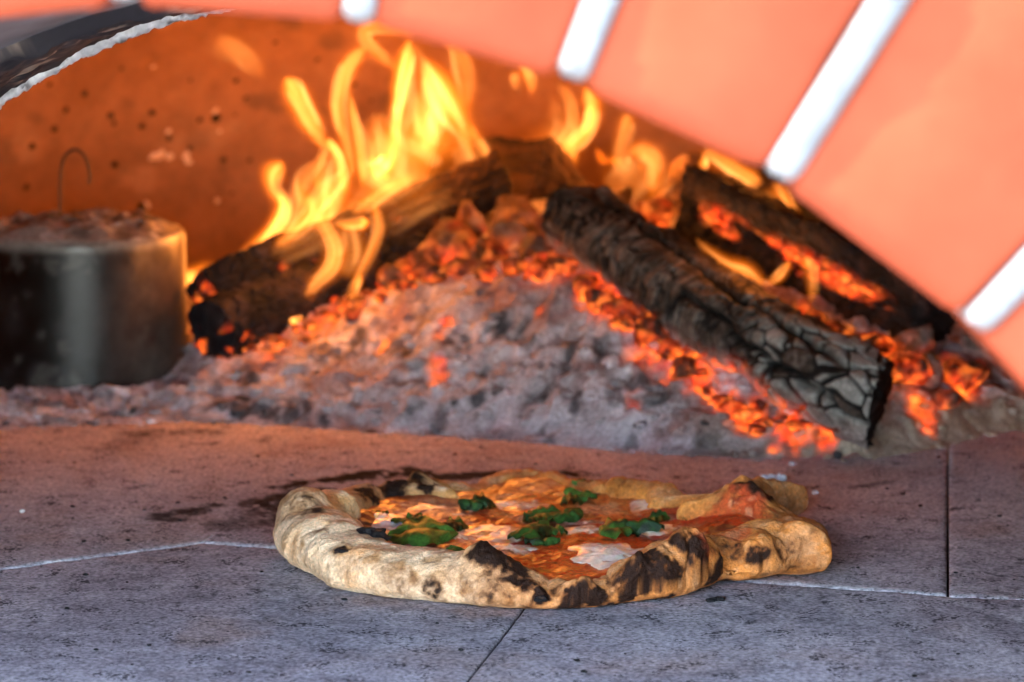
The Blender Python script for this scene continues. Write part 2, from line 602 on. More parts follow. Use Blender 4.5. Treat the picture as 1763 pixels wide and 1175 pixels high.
def tile_colour(P):
    X = np.concatenate([P, np.zeros(P.shape[:-1] + (1,))], -1)
    n = fbm(X, 14, 71, 5)
    c = mix((0.45, 0.41, 0.42), (0.33, 0.30, 0.315), sst(-.3, .3, n))
    c = mix(c, (0.52, 0.48, 0.49), sst(.05, .4, fbm(X * np.array([1, 1.6, 1]), 60, 77, 5)) * .55)
    c = mix(c, (0.15, 0.135, 0.15), sst(.10, .45, fbm(X * np.array([1, 1.3, 1]), 80, 81, 5)) * .5)
    c = mix(c, (0.04, 0.036, 0.04), sst(.33, .48, fbm(X, 300, 91, 3)) * .8 * sst(-.25, .3, fbm(X, 22, 92, 2)))
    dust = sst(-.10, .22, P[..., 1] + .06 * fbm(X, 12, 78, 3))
    c = mix(c, (.66, .61, .585), dust * (.45 + .35 * sst(-.3, .3, fbm(X * np.array([1, .5, 1]), 30, 79, 4))))  # rear tiles painted paler to make up for weak light on the floor
    c = mix(c, (.40, .27, .20), sst(.0, .45, fbm(X, 18, 73, 4)) * .4)
    c = mix(c, (.62, .58, .58), sst(.12, .45, fbm(X * np.array([1, .6, 1]), 26, 75, 5)) * .35)
    wob = .35 * fbm(X, 120, 95, 4)
    streak = fbm(X * np.array([1, .45, 1]), 230, 99, 3)
    for (p, q, w, s) in pale_marks:
        d = seg_dist(P, W2(*p), W2(*q)) / w
        c = mix(c, (0.60, 0.58, 0.57), s * np.exp(-d ** 2) * sst(-.5, .3, wob * 1.6 + .1))
    for (p, q, w, s) in soot_marks:
        d = seg_dist(P, W2(*p), W2(*q)) / w
        c = mix(c, (0.022, 0.02, 0.02), np.clip(1.15 * s * sst(1.5, .6, d + 2.2 * wob - .7 * streak) * sst(-.4, .1, streak + .15), 0, .95))
    return c * np.array([1.12, 1.05, 1.05])


hearth = thing('hearth_floor', None, None, (0, 0, 0), kind='structure')


def tile_mesh(poly, gap=.0007, thick=.03, seed=0, cell=.0022):
    poly = np.array(poly)
    area = .5 * np.sum(poly[:, 0] * np.roll(poly[:, 1], -1) - np.roll(poly[:, 0], -1) * poly[:, 1])
    if area < 0:
        poly = poly[::-1]
    n = len(poly)
    ins = []
    tight = [np.linalg.norm((poly[k] + poly[(k + 1) % n]) / 2 - (J1 + back_l) / 2) < .02 for k in range(n)]
    for k in range(n):                             # shrink by the joint's half width
        p0, p1, p2 = poly[k - 1], poly[k], poly[(k + 1) % n]
        d0 = (p1 - p0) / np.linalg.norm(p1 - p0)
        d1 = (p2 - p1) / np.linalg.norm(p2 - p1)
        n0, n1_ = np.array([-d0[1], d0[0]]), np.array([-d1[1], d1[0]])
        g0, g1 = (.0001 if tight[k - 1] else gap), (.0001 if tight[k] else gap)
        ins.append(p1 + np.linalg.solve(np.array([n0, n1_]), np.array([g0, g1])))
    poly = np.array(ins)
    import bmesh
    bm = bmesh.new()
    f = bm.faces.new([bm.verts.new((p[0], p[1], 0)) for p in poly])
    lo, hi = poly.min(0), poly.max(0)
    vis_lo, vis_hi = np.array([-.34, -.34]), np.array([.38, .40])
    for ax in (0, 1):
        cuts = np.arange(max(lo[ax], vis_lo[ax]), min(hi[ax], vis_hi[ax]), cell if ax == 0 else cell * 1.7)
        for c_ in cuts[1:]:
            co = [0, 0, 0]
            no = [0, 0, 0]
            co[ax] = c_
            no[ax] = 1
            bmesh.ops.bisect_plane(bm, geom=bm.verts[:] + bm.edges[:] + bm.faces[:], plane_co=co, plane_no=no, dist=1e-7)
    bm.verts.ensure_lookup_table()
    bm.verts.index_update()
    V = np.array([v.co for v in bm.verts])
    F4 = [[v.index for v in f.verts] for f in bm.faces]
    bound = [e for e in bm.edges if e.is_boundary]
    walls = []
    nv = len(V)
    bi = sorted({v.index for e in bound for v in e.verts})
    remap = {b: nv + k for k, b in enumerate(bi)}
    remap2 = {b: nv + len(bi) + k for k, b in enumerate(bi)}
    for e in bound:
        l = e.link_loops[0]
        a_, b_ = l.vert.index, l.link_loop_next.vert.index
        walls.append((b_, a_, remap[a_], remap[b_]))
        walls.append((remap[b_], remap[a_], remap2[a_], remap2[b_]))
    bm.free()
    X = V.copy()
    V[:, 2] = .0004 * fbm(X, 40, 5 + seed, 3) + .00025 * fbm(X, 160, 6, 2) - .0006
    d = np.min([seg_dist(V[:, :2], poly[k], poly[(k + 1) % n]) for k in range(n) if not tight[k]], axis=0)
    V[:, 2] -= .0007 * np.exp(-(d / .0014) ** 2) * (1 + .6 * fbm(X, 90, 44, 2))
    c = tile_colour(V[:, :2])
    low = V[bi].copy()
    low[:, 2] -= .0015
    low2 = low.copy()
    low2[:, 2] = -thick
    V = np.concatenate([V, low, low2])
    c = np.concatenate([c, c[bi] * .6, c[bi] * .5])
    Fs = {}
    for f in F4 + walls:
        Fs.setdefault(len(f), []).append(f)
    return mesh_from('tile', V, list(Fs.values()), c)


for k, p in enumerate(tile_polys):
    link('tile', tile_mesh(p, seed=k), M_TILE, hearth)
# bed under the tiles, seen only down the joints; carries the unseen added sun-bounce ledge
bed_c = np.full((8, 3), .04)
bx = np.array([[x, y, z] for x in (-.62, .62) for y in (-1.2, 1.1) for z in (-.06, -.012)])
link('hearth_bed', mesh_from('hearth_bed', bx, [[(0, 1, 3, 2), (4, 6, 7, 5), (0, 4, 5, 1), (2, 3, 7, 6), (1, 5, 7, 3), (0, 2, 6, 4)]], bed_c, smooth=False), M_VAULT, hearth)

# ------------------------------------------------------------------ ash heap
front_px = [(-250, 735), (0, 735), (150, 728), (300, 722), (430, 728), (560, 738), (700, 745), (880, 755), (1050, 772), (1200, 782), (1350, 788), (1480, 792), (1600, 770), (1700, 745), (1763, 735), (1950, 720)]
fb = np.array([W2(*p) for p in front_px])
env_px = [(-300, .003), (-100, .003), (150, .004), (270, .008), (330, .024), (400, .040), (560, .048), (700, .061), (900, .082), (1050, .085), (1180, .072), (1350, .058), (1550, .044), (1763, .034), (1950, .03)]
env_x = np.array([at_y(p[0], 560, .48)[0] for p in env_px])
env_h = np.array([p[1] for p in env_px])


def ash_height(x, y):
    yb = np.interp(x, fb[:, 0], fb[:, 1])
    h = np.interp(x, env_x, env_h)
    t = (y - yb)
    rise = h * sst(-.01, .21, t) ** .85 + (.002 + .007 * sst(.006, .03, h)) * sst(0, .025, t)
    return rise - .0045 * (t < 0) * np.clip(-t / .012, 0, 1)


glow_px = [(660, 598, 0.0062, .8), (770, 555, 0.0043, .9), (755, 640, 0.0074, .65), (755, 580, 0.0050, .5), (470, 590, 0.0186, .5), (560, 545, 0.0186, .6), (650, 500, 0.0186, .6), (760, 470, 0.0186, .4), (1060, 520, 0.0217, 1.0), (1120, 580, 0.0186, .9),
           (1170, 620, 0.0124, .6), (1210, 660, 0.0136, 1.0), (1290, 710, 0.0136, 1.2), (1360, 725, 0.0124, 1.2), (1420, 735, 0.0099, .9), (1250, 690, 0.0124, .9), (1555, 640, 0.0124, 1.2), (1650, 645, 0.0136, .9), (1580, 690, 0.0112, .8),
           (1600, 735, 0.0050, .6), (1330, 775, 0.0037, .5), (820, 440, 0.0248, .4), (950, 450, 0.0248, .7), (1090, 690, 0.0062, .35), (400, 610, 0.0124, .6), (1040, 480, 0.0186, .8), (930, 530, 0.0037, .5), (1470, 610, 0.0186, .7), (1400, 560, 0.0186, .8)]
gx = np.linspace(-.50, .50, 560)
gy = np.concatenate([np.linspace(.245, .56, 250), np.linspace(.563, .95, 60)])
X, Y = np.meshgrid(gx, gy, indexing='ij')
H = ash_height(X, Y)
P3 = np.stack([X, Y, np.zeros_like(X)], -1)
wq = P3 + .010 * np.stack([fbm(P3, 40, 62, 3), fbm(P3, 40, 63, 3), 0 * X], -1)
f1, f2, idn = worley(wq, 42, 3)
g1, g2, idg = worley(wq, 100, 8)
thick = sst(-.012, .05, Y - np.interp(X, fb[:, 0], fb[:, 1]))
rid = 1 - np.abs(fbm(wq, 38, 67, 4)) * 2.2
rid2 = 1 - np.abs(fbm(wq, 95, 69, 3)) * 2.2
rough_h = (.012 * fbm(P3, 24, 61, 4) + .010 * (.55 - f1) * (idn - .1) + .007 * (rid - .5) + .0035 * (rid2 - .5) + .0032 * fbm(P3, 190, 66, 4))
H = H + rough_h * (.28 + .72 * thick)
V = np.stack([X, Y, H], -1)
n = fbm(V, 34, 101, 5)
c = mix((0.36, 0.325, 0.325), (0.20, 0.17, 0.17), sst(-.15, .35, n))
c = mix(c, (0.50, 0.465, 0.475), sst(.05, .4, fbm(V, 70, 107, 4)) * .7)
c = mix(c, (0.06, 0.05, 0.05), sst(.14, .42, fbm(V, 70, 113, 4)) * .7)
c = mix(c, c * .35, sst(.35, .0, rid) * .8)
c = mix(c, (.26, .13, .11), sst(.0, .4, fbm(V, 28, 119, 3)) * .5)
c = mix(c, (0.30, 0.24, 0.15), sst(.08, .2, X) * sst(.05, -.02, Y - np.interp(X, fb[:, 0], fb[:, 1]) - .02) * .8)
dark_px = [(415, 705, .009), (440, 700, .008), (470, 712, .007), (500, 705, .008), (530, 700, .006), (555, 715, .005), (380, 695, .006), (30, 712, .005), (640, 745, .005), (775, 590, .006), (860, 560, .006), (985, 600, .006),
           (1030, 610, .007), (1110, 650, .006), (990, 690, .006), (1140, 690, .007), (700, 610, .006), (430, 660, .007), (620, 590, .007), (820, 690, .005)]
glow = np.zeros_like(X)
tris_c = V.reshape(-1, 3)
pxs, pys, pz = project(V)
for (px, py, r, s) in glow_px:
    q = np.argmin(((pxs - px) ** 2 + (pys - py) ** 2 + (pz - 1.5) * 40))
    ctr = V.reshape(-1, 3)[q]
    d = np.hypot(X - ctr[0], (Y - ctr[1]) * .55) / r
    glow = np.maximum(glow, s * sst(1.25, .2, d + .55 * fbm(V, 45, 131, 3)))
for (px, py, r) in dark_px:
    q = np.argmin(((pxs - px) ** 2 + (pys - py) ** 2 + (pz - 1.5) * 40))
    ctr = V.reshape(-1, 3)[q]
    d = np.hypot(X - ctr[0], (Y - ctr[1]) * .6) / r
    c = mix(c, (.035, .032, .034), .9 * sst(1.2, .4, d + .9 * fbm(V, 120, 139, 3)))
glow = glow * sst(-.5, .15, fbm(V, 110, 137, 3) + .15)
c = c * np.array([1.30, 1.20, 1.22])
ash_col = c.copy()
c = mix(c, (.05, .018, .012), np.clip(glow * 1.3, 0, 1) * .92)
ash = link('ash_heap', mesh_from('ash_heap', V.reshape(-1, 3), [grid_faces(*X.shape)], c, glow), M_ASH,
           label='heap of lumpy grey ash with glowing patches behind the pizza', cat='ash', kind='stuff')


def ash_z(x, y):
    i = min(max(int(np.searchsorted(gx, x)), 0), len(gx) - 1)
    j = min(max(int(np.searchsorted(gy, y)), 0), len(gy) - 1)
    return H[i, j]


def chunk_mesh(seed, n=16, m=11, amp=.45):
    """angular lump of charcoal: sphere cut by random planes, then roughened"""
    r = np.random.default_rng(seed)
    u = np.linspace(0, 2 * np.pi, n, endpoint=False)
    v = np.linspace(0.03, np.pi - .03, m)
    U, W_ = np.meshgrid(u, v, indexing='ij')
    P = np.stack([np.sin(W_) * np.cos(U), np.sin(W_) * np.sin(U), np.cos(W_)], -1)
    rad = np.ones(U.shape) * 1.15
    for _ in range(9):
        q = r.normal(size=3)
        q /= np.linalg.norm(q)
        h = r.uniform(.55, .95)
        dd = P @ q
        rad = np.where(dd > .05, np.minimum(rad, h / np.maximum(dd, .05)), rad)
    rad = rad * (1 + .16 * fbm(P, 2.5, seed, 3))
    P = P * rad[..., None]
    return P, grid_faces(n, m, cu=True)


# loose ash lumps, a crust of small clinker over the heap
vs, fs, cs, gs, off = [], [], [], [], 0
protos = [chunk_mesh(900 + k, 8, 6) for k in range(12)]
for k in range(2600):
    x = RNG.uniform(-.40, .42)
    yb = np.interp(x, fb[:, 0], fb[:, 1])
    y = yb + abs(RNG.normal(0, .11)) - .012
    if y > .62:
        continue
    P, F = protos[k % 12]
    s = .0008 + .0062 * RNG.random() ** 6.0
    if y < yb + .01:
        s *= .6
    an_ = RNG.uniform(0, 6.28)
    R = np.array([[math.cos(an_), -math.sin(an_), 0], [math.sin(an_), math.cos(an_), 0], [0, 0, 1]])
    q = (P.reshape(-1, 3) * s * RNG.uniform(.6, 1.3, 3) * np.array([1.3, 1, .6])) @ R.T
    z = max(ash_z(x, y), 0)
    q = q + np.array([x, y, z - s * .1])
    i = min(np.searchsorted(gx, x), len(gx) - 1)
    j = min(np.searchsorted(gy, y), len(gy) - 1)
    g = glow[i, j] * RNG.uniform(.3, 1.1)
    base = ash_col[i, j] * RNG.uniform(.85, 1.25) if RNG.random() > .05 else np.array([.05, .045, .045])
    if g > .25:
        base = base * .4
    vs.append(q)
    fs.append(F + off)
    off += len(q)
    cs.append(np.tile(base, (len(q), 1)))
    gs.append(np.full(len(q), g))
link('ash_lumps', mesh_from('ash_lumps', np.concatenate(vs), [np.concatenate(fs)], np.concatenate(cs), np.concatenate(gs)), M_ASH,
     label='small clinker and ash lumps scattered over the ash heap', cat='ash lumps', kind='stuff')

# ------------------------------------------------------------------ ember lumps (single things)
EMB = 'glowing charcoal lumps heaped between the logs'


def ember(px, py, y, size, hot, seed, label, tone=(.20, .12, .08), sq=(1, .9, .85), group=EMB, ash_cover=.3):
    P, F = chunk_mesh(seed, 26, 18)
    s = size * (y - CAM[1]) / FPX
    V = P.reshape(-1, 3) * s * np.array(sq)
    n = fbm(V, .9 / s, seed, 4)
    c = mix(np.array(tone) * .45, np.array(tone) * 1.3, sst(-.3, .3, n))
    c = c * (.42 if hot < .6 else .25)
    c = mix(c, (.30, .25, .23), sst(.0, .35, fbm(V, 1.4 / s, seed + 3, 3)) * ash_cover * (1 if hot < .6 else .4))
    V = V * (1 + .10 * fbm(V, 2.2 / s, seed + 9, 3))[:, None]
    low = sst(.5, -.6, V[:, 2] / s)
    g = hot * (.25 + .75 * low) * sst(-.35, .3, fbm(V, 1.6 / s, seed + 7, 3))
    rz = (seed * 2.399) % 6.28
    o = link('ember', mesh_from('ember', V, [F], c, g), M_LOG, None, label, 'ember', group, loc=at_y(px, py, y))
    o.rotation_euler = (0, 0, rz)
    return o


big = [
    (770, 425, .56, 52, .8, 'large squarish ember lump at the left of the ember pile, glowing red below'),
    (808, 385, .60, 40, .5, 'upright flaky ember standing above the large lump left of the pile'),
    (890, 375, .62, 44, .25, 'brown topped charcoal block in the middle of the ember pile'),
    (880, 410, .58, 38, .5, 'charcoal lump resting below the brown topped block'),
    (945, 385, .60, 34, .3, 'narrow charcoal lump beside the upper end of the charred log'),
    (835, 450, .53, 40, 1.0, 'bright orange ember below the middle of the pile'),
    (930, 440, .53, 42, .9, 'broad glowing ember against the upper end of the charred log'),
    (1165, 335, .72, 34, .15, 'pale orange block behind the right split log'),
    (1190, 300, .76, 36, .1, 'upper firelit block behind the right split log'),
    (725, 455, .55, 34, .8, 'ember lump under the right end of the burning left log'),
    (1130, 370, .66, 36, 1.0, 'red hot ember behind the charred log'),
    (1060, 350, .70, 38, .3, 'brown ember lump behind the top of the charred log'),
    (680, 480, .52, 30, .8, 'flat ember below the burning left log'),
    (990, 470, .49, 36, 1.1, 'hot ember at the left flank of the charred log'),
]
for k, (px, py, y, s, hot, lab) in enumerate(big):
    ember(px, py, y, s, hot, 300 + k, lab, tone=(.30, .17, .10) if hot < .6 else (.22, .11, .07))
ORD = ['first','second','third','fourth','fifth','sixth','seventh','eighth','ninth','tenth','eleventh','twelfth','thirteenth','fourteenth','fifteenth','sixteenth','seventeenth']
M_EMB_SM = [(428, 600), (462, 585), (490, 590), (510, 565), (535, 560), (552, 540), (575, 548), (590, 525), (612, 520), (635, 505), (655, 515), (672, 498), (700, 490), (480, 565), (525, 585), (608, 540),
            (1020, 505), (1045, 530), (1075, 520), (1085, 560), (1110, 560), (1135, 590), (1060, 555), (1010, 480), (1150, 610), (1100, 590)]
nL = nR = 0
for k, (px, py) in enumerate(sorted(M_EMB_SM)):
    t = np.linspace(.30, .75, 300)                 # first point of the sight line that reaches the heap
    y = next((v for v in t if at_y(px, py, v)[2] < ash_z(at_y(px, py, v)[0], v) + .002), .5)
    left = px < 900
    nL, nR = nL + left, nR + (not left)
    ember(px, py, y, random.uniform(11, 22), random.uniform(.7, 1.3), 400 + k,
          (f'{ORD[nL - 1]} small red ember from the canister under the burning left log' if left else f'{ORD[nR - 1]} small red ember down the upper flank of the charred log'),
          tone=(.2, .1, .07), group='small embers under the burning left log' if left else 'small embers beside the charred log', sq=(1.1, .8, .6))
M_EMB_F = [(1205, 640), (1215, 675), (1240, 690), (1262, 700), (1285, 712), (1305, 700), (1318, 728), (1345, 722), (1370, 735), (1395, 728), (1300, 738), (1195, 610)]
for k, (px, py) in enumerate(sorted(M_EMB_F)):
    t = np.linspace(.26, .75, 300)
    y = next((v for v in t if at_y(px, py, v)[2] < ash_z(at_y(px, py, v)[0], v) + .002), .4)
    ember(px, py, y, random.uniform(13, 24), random.uniform(.9, 1.5), 500 + k, f'{ORD[k]} small bright ember down the front of the charred log',
          tone=(.2, .1, .07), group='small embers in front of the charred log', sq=(1.2, .8, .55), ash_cover=.15)
for (pts, lab, grp, lo_, hi_) in (
        ([(705, 462), (745, 470), (790, 462), (840, 470), (885, 458), (925, 465), (965, 455)], 'large red hot coal from the left along the foot of the ember pile', 'large coals along the foot of the ember pile', 24, 34),
        ([(1005, 500), (1035, 520), (1065, 530), (1095, 548), (1125, 575), (1150, 600), (1180, 635)], 'large glowing coal down the left flank of the charred log', 'large coals against the flank of the charred log', 24, 33),
        ([(1250, 520), (1300, 540), (1350, 545), (1395, 560), (1440, 575), (1480, 590)], 'large red coal from the left between the charred log and right split log', 'large coals between the two right logs', 24, 34)):
    for k, (px, py) in enumerate(pts):
        t = np.linspace(.28, .75, 300)
        y = next((v for v in t if at_y(px, py, v)[2] < ash_z(at_y(px, py, v)[0], v) + .006), .48)
        ember(px, py, y, random.uniform(lo_, hi_), random.uniform(.75, 1.15), 700 + k * 3 + int(px), f'{ORD[k]} {lab}', tone=(.2, .1, .07), group=grp, sq=(1.1, .85, .75), ash_cover=.15)
right = [(1560, 640, 40, 1.5, 'bright orange ember lump behind the lower end of the charred log'),
         (1655, 645, 38, 1.1, 'cracked red ember at the right edge of the ash near the bricks'),
         (1580, 590, 36, .25, 'grey ashy coal lump under the right split log end'),
         (1625, 690, 26, .5, 'half grey ember between the two bright lumps at right'),
         (1510, 590, 30, 1.2, 'orange ember wedged above the lower end of the charred log'),
         (1600, 640, 34, .15, 'grey coal lump between the two bright embers at right'),
         (1690, 600, 36, .05, 'ash grey coal lump at the foot of the brick arch')]
for k, (px, py, s, hot, lab) in enumerate(right):
    t = np.linspace(.28, .75, 300)
    y = next((v for v in t if at_y(px, py, v)[2] < ash_z(at_y(px, py, v)[0], v) + .012), .45)
    ember(px, py, y, s, hot, 600 + k, lab, tone=(.24, .13, .09) if hot > .4 else (.40, .35, .31), sq=(1.1, .9, .8), ash_cover=.1 if hot > .4 else .5)

# ------------------------------------------------------------------ logs
def log_mesh(A, B, rad, section, seed, charf, n=230, m=150, bend=None, crack=.18, cell=(9, 15), end_rough=.2, coarse=0, slant=0, groove=None):
    """A..B axis; section(phi)->radius factor; charf returns colour and glow from the local data"""
    A, B = np.array(A), np.array(B)
    ax = B - A
    L = np.linalg.norm(ax)
    ax /= L
    sid = np.cross(ax, (0, 0, 1.))
    sid /= np.linalg.norm(sid)
    upv = np.cross(sid, ax)
    # ends: extra rings that close the log
    u = np.concatenate([[0.0] * 7, np.linspace(0, 1, n), [1.0] * 7])
    endk = np.concatenate([np.linspace(.02, .93, 7), np.ones(n), np.linspace(.93, .02, 7)])
    ph = np.linspace(0, 2 * np.pi, m, endpoint=False)
    Uu, Ph = np.meshgrid(u, ph, indexing='ij')
    sec = np.array([section(p) for p in ph])
    loc = np.stack([Uu * L, rad * np.cos(Ph), rad * np.sin(Ph)], -1)
    r0 = rad * sec[None, :] * (1 + .26 * fbm(loc, 17, seed, 3))
    f1, f2, idn = worley(loc * np.array([cell[0] / 10, cell[1] / 10, cell[1] / 10]) + .012 * np.stack([fbm(loc, 40, seed + 4 + q, 2) for q in range(3)], -1), 75, seed)
    ck = sst(.0, .22, f2 - f1)                     # 0 in the cracks
    if coarse:                                     # bigger blocks towards the far end
        k1, k2, idk = worley(loc * np.array([.75, .95, .95]) + .007 * np.stack([fbm(loc, 40, seed + 14 + q, 2) for q in range(3)], -1), 75, seed + 5)
        w = sst(coarse - .1, coarse + .1, Uu + .08 * fbm(loc, 30, 3, 2))
        ck = ck * (1 - w) + sst(.03, .20, k2 - k1) * w
        idn = idn * (1 - w) + idk * w
    grain = fbm(loc * np.array([.12, 1, 1]), 150, seed + 2, 4)
    r1 = r0 - crack * rad * (1 - ck) * .8 + rad * .05 * grain + rad * .07 * (idn - .5) * crack / .18
    if groove:
        r1 = r1 - rad * .30 * groove(Uu, Ph, loc)
    V = r1[..., None] * endk[:, None, None] * (np.cos(Ph)[..., None] * sid + np.sin(Ph)[..., None] * upv)
    V = V + A + (Uu * L)[..., None] * ax
    jag = rad * end_rough * fbm(loc * endk[:, None, None], 60, seed + 33, 3)
    V = V + (np.where(Uu <= 0, -1, np.where(Uu >= 1, 1, 0)) * (jag + rad * .15 * (1 - endk[:, None])))[..., None] * ax
    if slant:
        V = V + (slant * rad * np.cos(Ph) * endk[:, None] * sst(.8, 1, Uu))[..., None] * ax
    if bend is not None:
        V = V + (np.sin(np.pi * Uu))[..., None] * np.array(bend)
    col, glow = charf(Uu, Ph, ck, idn, grain, loc, V)
    return mesh_from('log', V.reshape(-1, 3), [grid_faces(len(u), m, cv=True)], col, glow)


def round_sec(p):
    return 1 + .06 * math.sin(2 * p + .6) + .04 * math.sin(3 * p)


def wedge(corners, soft=7.0):
    """rounded polygon section through the given corner angles (degrees)"""
    c = [math.radians(a) for a in corners]
    pts = [(math.cos(a), math.sin(a)) for a in c]

    def f(p):
        d = (math.cos(p), math.sin(p))
        best = 0.0
        acc = 0.0
        for k in range(len(pts)):
            (x0, y0), (x1, y1) = pts[k], pts[(k + 1) % len(pts)]
            nx, ny = y1 - y0, -(x1 - x0)
            l = math.hypot(nx, ny)
            nx, ny = nx / l, ny / l
            h = x0 * nx + y0 * ny
            if h < 0:
                nx, ny, h = -nx, -ny, -h
            q = d[0] * nx + d[1] * ny
            acc += max(0.0, q / max(h, .05)) ** soft
        return 1.0 / max(acc, 1e-6) ** (1 / soft)
    return f


def long_crack(U, Ph, loc):
    w = .35 * fbm(loc * np.array([1, 0, 0]), 45, 2, 3)
    a = np.exp(-((np.angle(np.exp(1j * (Ph - 1.75 + .95 * U - w))) / (.09 + .06 * np.sin(U * 9) ** 2)) ** 2)) * sst(.02, .1, U) * sst(.98, .85, U)
    b = np.exp(-((np.angle(np.exp(1j * (Ph - 1.05 + 1.0 * U + w))) / .07) ** 2)) * sst(.45, .55, U) * sst(.98, .85, U)
    return np.clip(a + b, 0, 1)


def char_front(U, Ph, ck, idn, grain, loc, V):
    ashy = sst(.66, .86, U + .12 * fbm(V, 40, 5, 3)) * sst(-.5, .5, np.sin(Ph) + .3)
    c = mix((.035, .024, .019), (.11, .075, .058), sst(-.25, .35, fbm(V, 60, 7, 4)) * .8)
    c = mix(c, (.20, .17, .15), sst(.1, .4, fbm(V * 1., 90, 9, 4)) * .4)
    c = mix(c, (.25, .235, .215), ashy * sst(.22, .38, idn) * sst(-.5, .2, fbm(V, 55, 93, 3) + .15) * .9)
    edge = sst(-.05, -.55, np.sin(Ph) + .25 * fbm(V, 40, 3, 2))
    c = mix(c, (.38, .29, .26), edge * .55)
    c = mix((.006, .005, .005), c, sst(.0, .75, ck))
    # one long split along the log
    split = long_crack(U, Ph, loc)
    c = mix(c, (.004, .004, .004), split)
    endf = (U >= 1) * sst(-.75, -.2, -np.hypot(loc[..., 1], loc[..., 2]) / .0315 * 0 - .0 + fbm(V, 70, 91, 2) * .3 + .1)
    c = mix(c, (.014, .012, .012), endf)
    low = sst(-.35, -.8, np.sin(Ph))
    g = low * .9 * sst(.05, .2, U) * sst(-.3, .3, fbm(V, 50, 15, 3)) + .25 * (1 - ck) * sst(0, -.5, np.sin(Ph))
    return c, g * sst(.95, .85, U)


A = at_y(995, 385, .50)
B = at_y(1508, 692, .250)
L2 = log_mesh(A, B, .0315, lambda p: 1 + .10 * math.sin(2 * p + 1.2) + .05 * math.sin(3 * p), 41, char_front, n=300, m=190, bend=(.0, 0, -.006), crack=.12, cell=(19, 5), coarse=.66, slant=.85, groove=long_crack)
link('charred_log', L2, M_LOG, None, 'cracked charred log sloping down in front with a pale ashy lower end', 'log')


def char_left(U, Ph, ck, idn, grain, loc, V):
    wood = sst(.55, .75, U + .12 * fbm(V, 25, 5, 3))
    w = mix((.06, .029, .013), (.016, .009, .006), sst(-.3, .4, grain))
    b = mix((.010, .008, .010), (.035, .024, .024), sst(-.2, .4, fbm(V, 60, 7, 4)))
    c = mix(b, w, wood * sst(-.9, -.2, np.sin(Ph)) * .9)
    c = mix(c, (.012, .01, .01), (1 - ck) * .8 * (1 - wood))
    g = (1 - wood) * .8 * sst(.28, .5, fbm(loc * np.array([1.5, 1, 1]), 55, 77, 3)) * sst(.55, -.2, np.sin(Ph))
    g = g + .5 * (U <= 0) * sst(.15, .4, fbm(V, 120, 3, 2))
    return c, g


A = at_y(352, 512, .50)
B = at_y(848, 306, .66)
link('split_log', log_mesh(A, B, .0265, wedge([70, 175, 290, 350], 6), 52, char_left, crack=.12, cell=(8, 14)), M_LOG, None,
     'burning split log at left, black at its lower end and brown at its upper end', 'log')


def char_dark(U, Ph, ck, idn, grain, loc, V):
    b = mix((.008, .007, .009), (.03, .02, .02), sst(-.2, .4, fbm(V, 60, 9, 4)))
    g = .9 * sst(.30, .5, fbm(loc, 60, 99, 3)) + .9 * (U <= 0) * sst(.1, .35, fbm(V, 110, 13, 2))
    return b, g * sst(.5, -.3, np.sin(Ph))


A = at_y(362, 572, .47)
B = at_y(700, 440, .60)
link('charred_log', log_mesh(A, B, .026, round_sec, 63, char_dark, crack=.12, cell=(10, 12)), M_LOG, None,
     'black charred log lying under the burning left log beside the steel canister', 'log')


def wood_back(U, Ph, ck, idn, grain, loc, V):
    w = mix((.05, .023, .011), (.016, .008, .005), sst(-.3, .4, grain))
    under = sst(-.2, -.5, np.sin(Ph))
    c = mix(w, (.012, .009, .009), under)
    return c, np.zeros_like(U)


A = at_y(770, 330, .80)
B = at_y(965, 318, .72)
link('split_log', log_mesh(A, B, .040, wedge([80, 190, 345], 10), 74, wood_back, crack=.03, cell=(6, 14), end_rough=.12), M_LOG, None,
     'short brown split log at the back of the fire with a dark underside', 'log')


def char_right(U, Ph, ck, idn, grain, loc, V):
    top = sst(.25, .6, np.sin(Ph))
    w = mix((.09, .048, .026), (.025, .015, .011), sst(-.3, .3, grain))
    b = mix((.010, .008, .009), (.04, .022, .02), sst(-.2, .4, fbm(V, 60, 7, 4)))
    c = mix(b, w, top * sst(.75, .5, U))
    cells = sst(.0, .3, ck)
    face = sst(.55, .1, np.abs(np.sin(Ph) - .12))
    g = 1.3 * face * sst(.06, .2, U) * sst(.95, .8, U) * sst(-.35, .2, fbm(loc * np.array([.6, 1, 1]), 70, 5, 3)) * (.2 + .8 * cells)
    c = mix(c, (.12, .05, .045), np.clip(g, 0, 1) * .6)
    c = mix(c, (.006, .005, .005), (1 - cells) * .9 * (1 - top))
    return c, g


A = at_y(1195, 345, .60)
B = at_y(1595, 545, .41)
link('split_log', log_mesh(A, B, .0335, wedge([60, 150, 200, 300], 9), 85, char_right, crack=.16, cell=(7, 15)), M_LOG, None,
     'dark split log at right with red glowing cracks along its face', 'log')
A = at_y(1290, 330, .72)
B = at_y(1640, 520, .56)
link('charred_log', log_mesh(A, B, .030, round_sec, 96, char_dark, crack=.1, cell=(10, 12)), M_LOG, None,
     'black log half hidden behind the right split log under the brick arch', 'log')

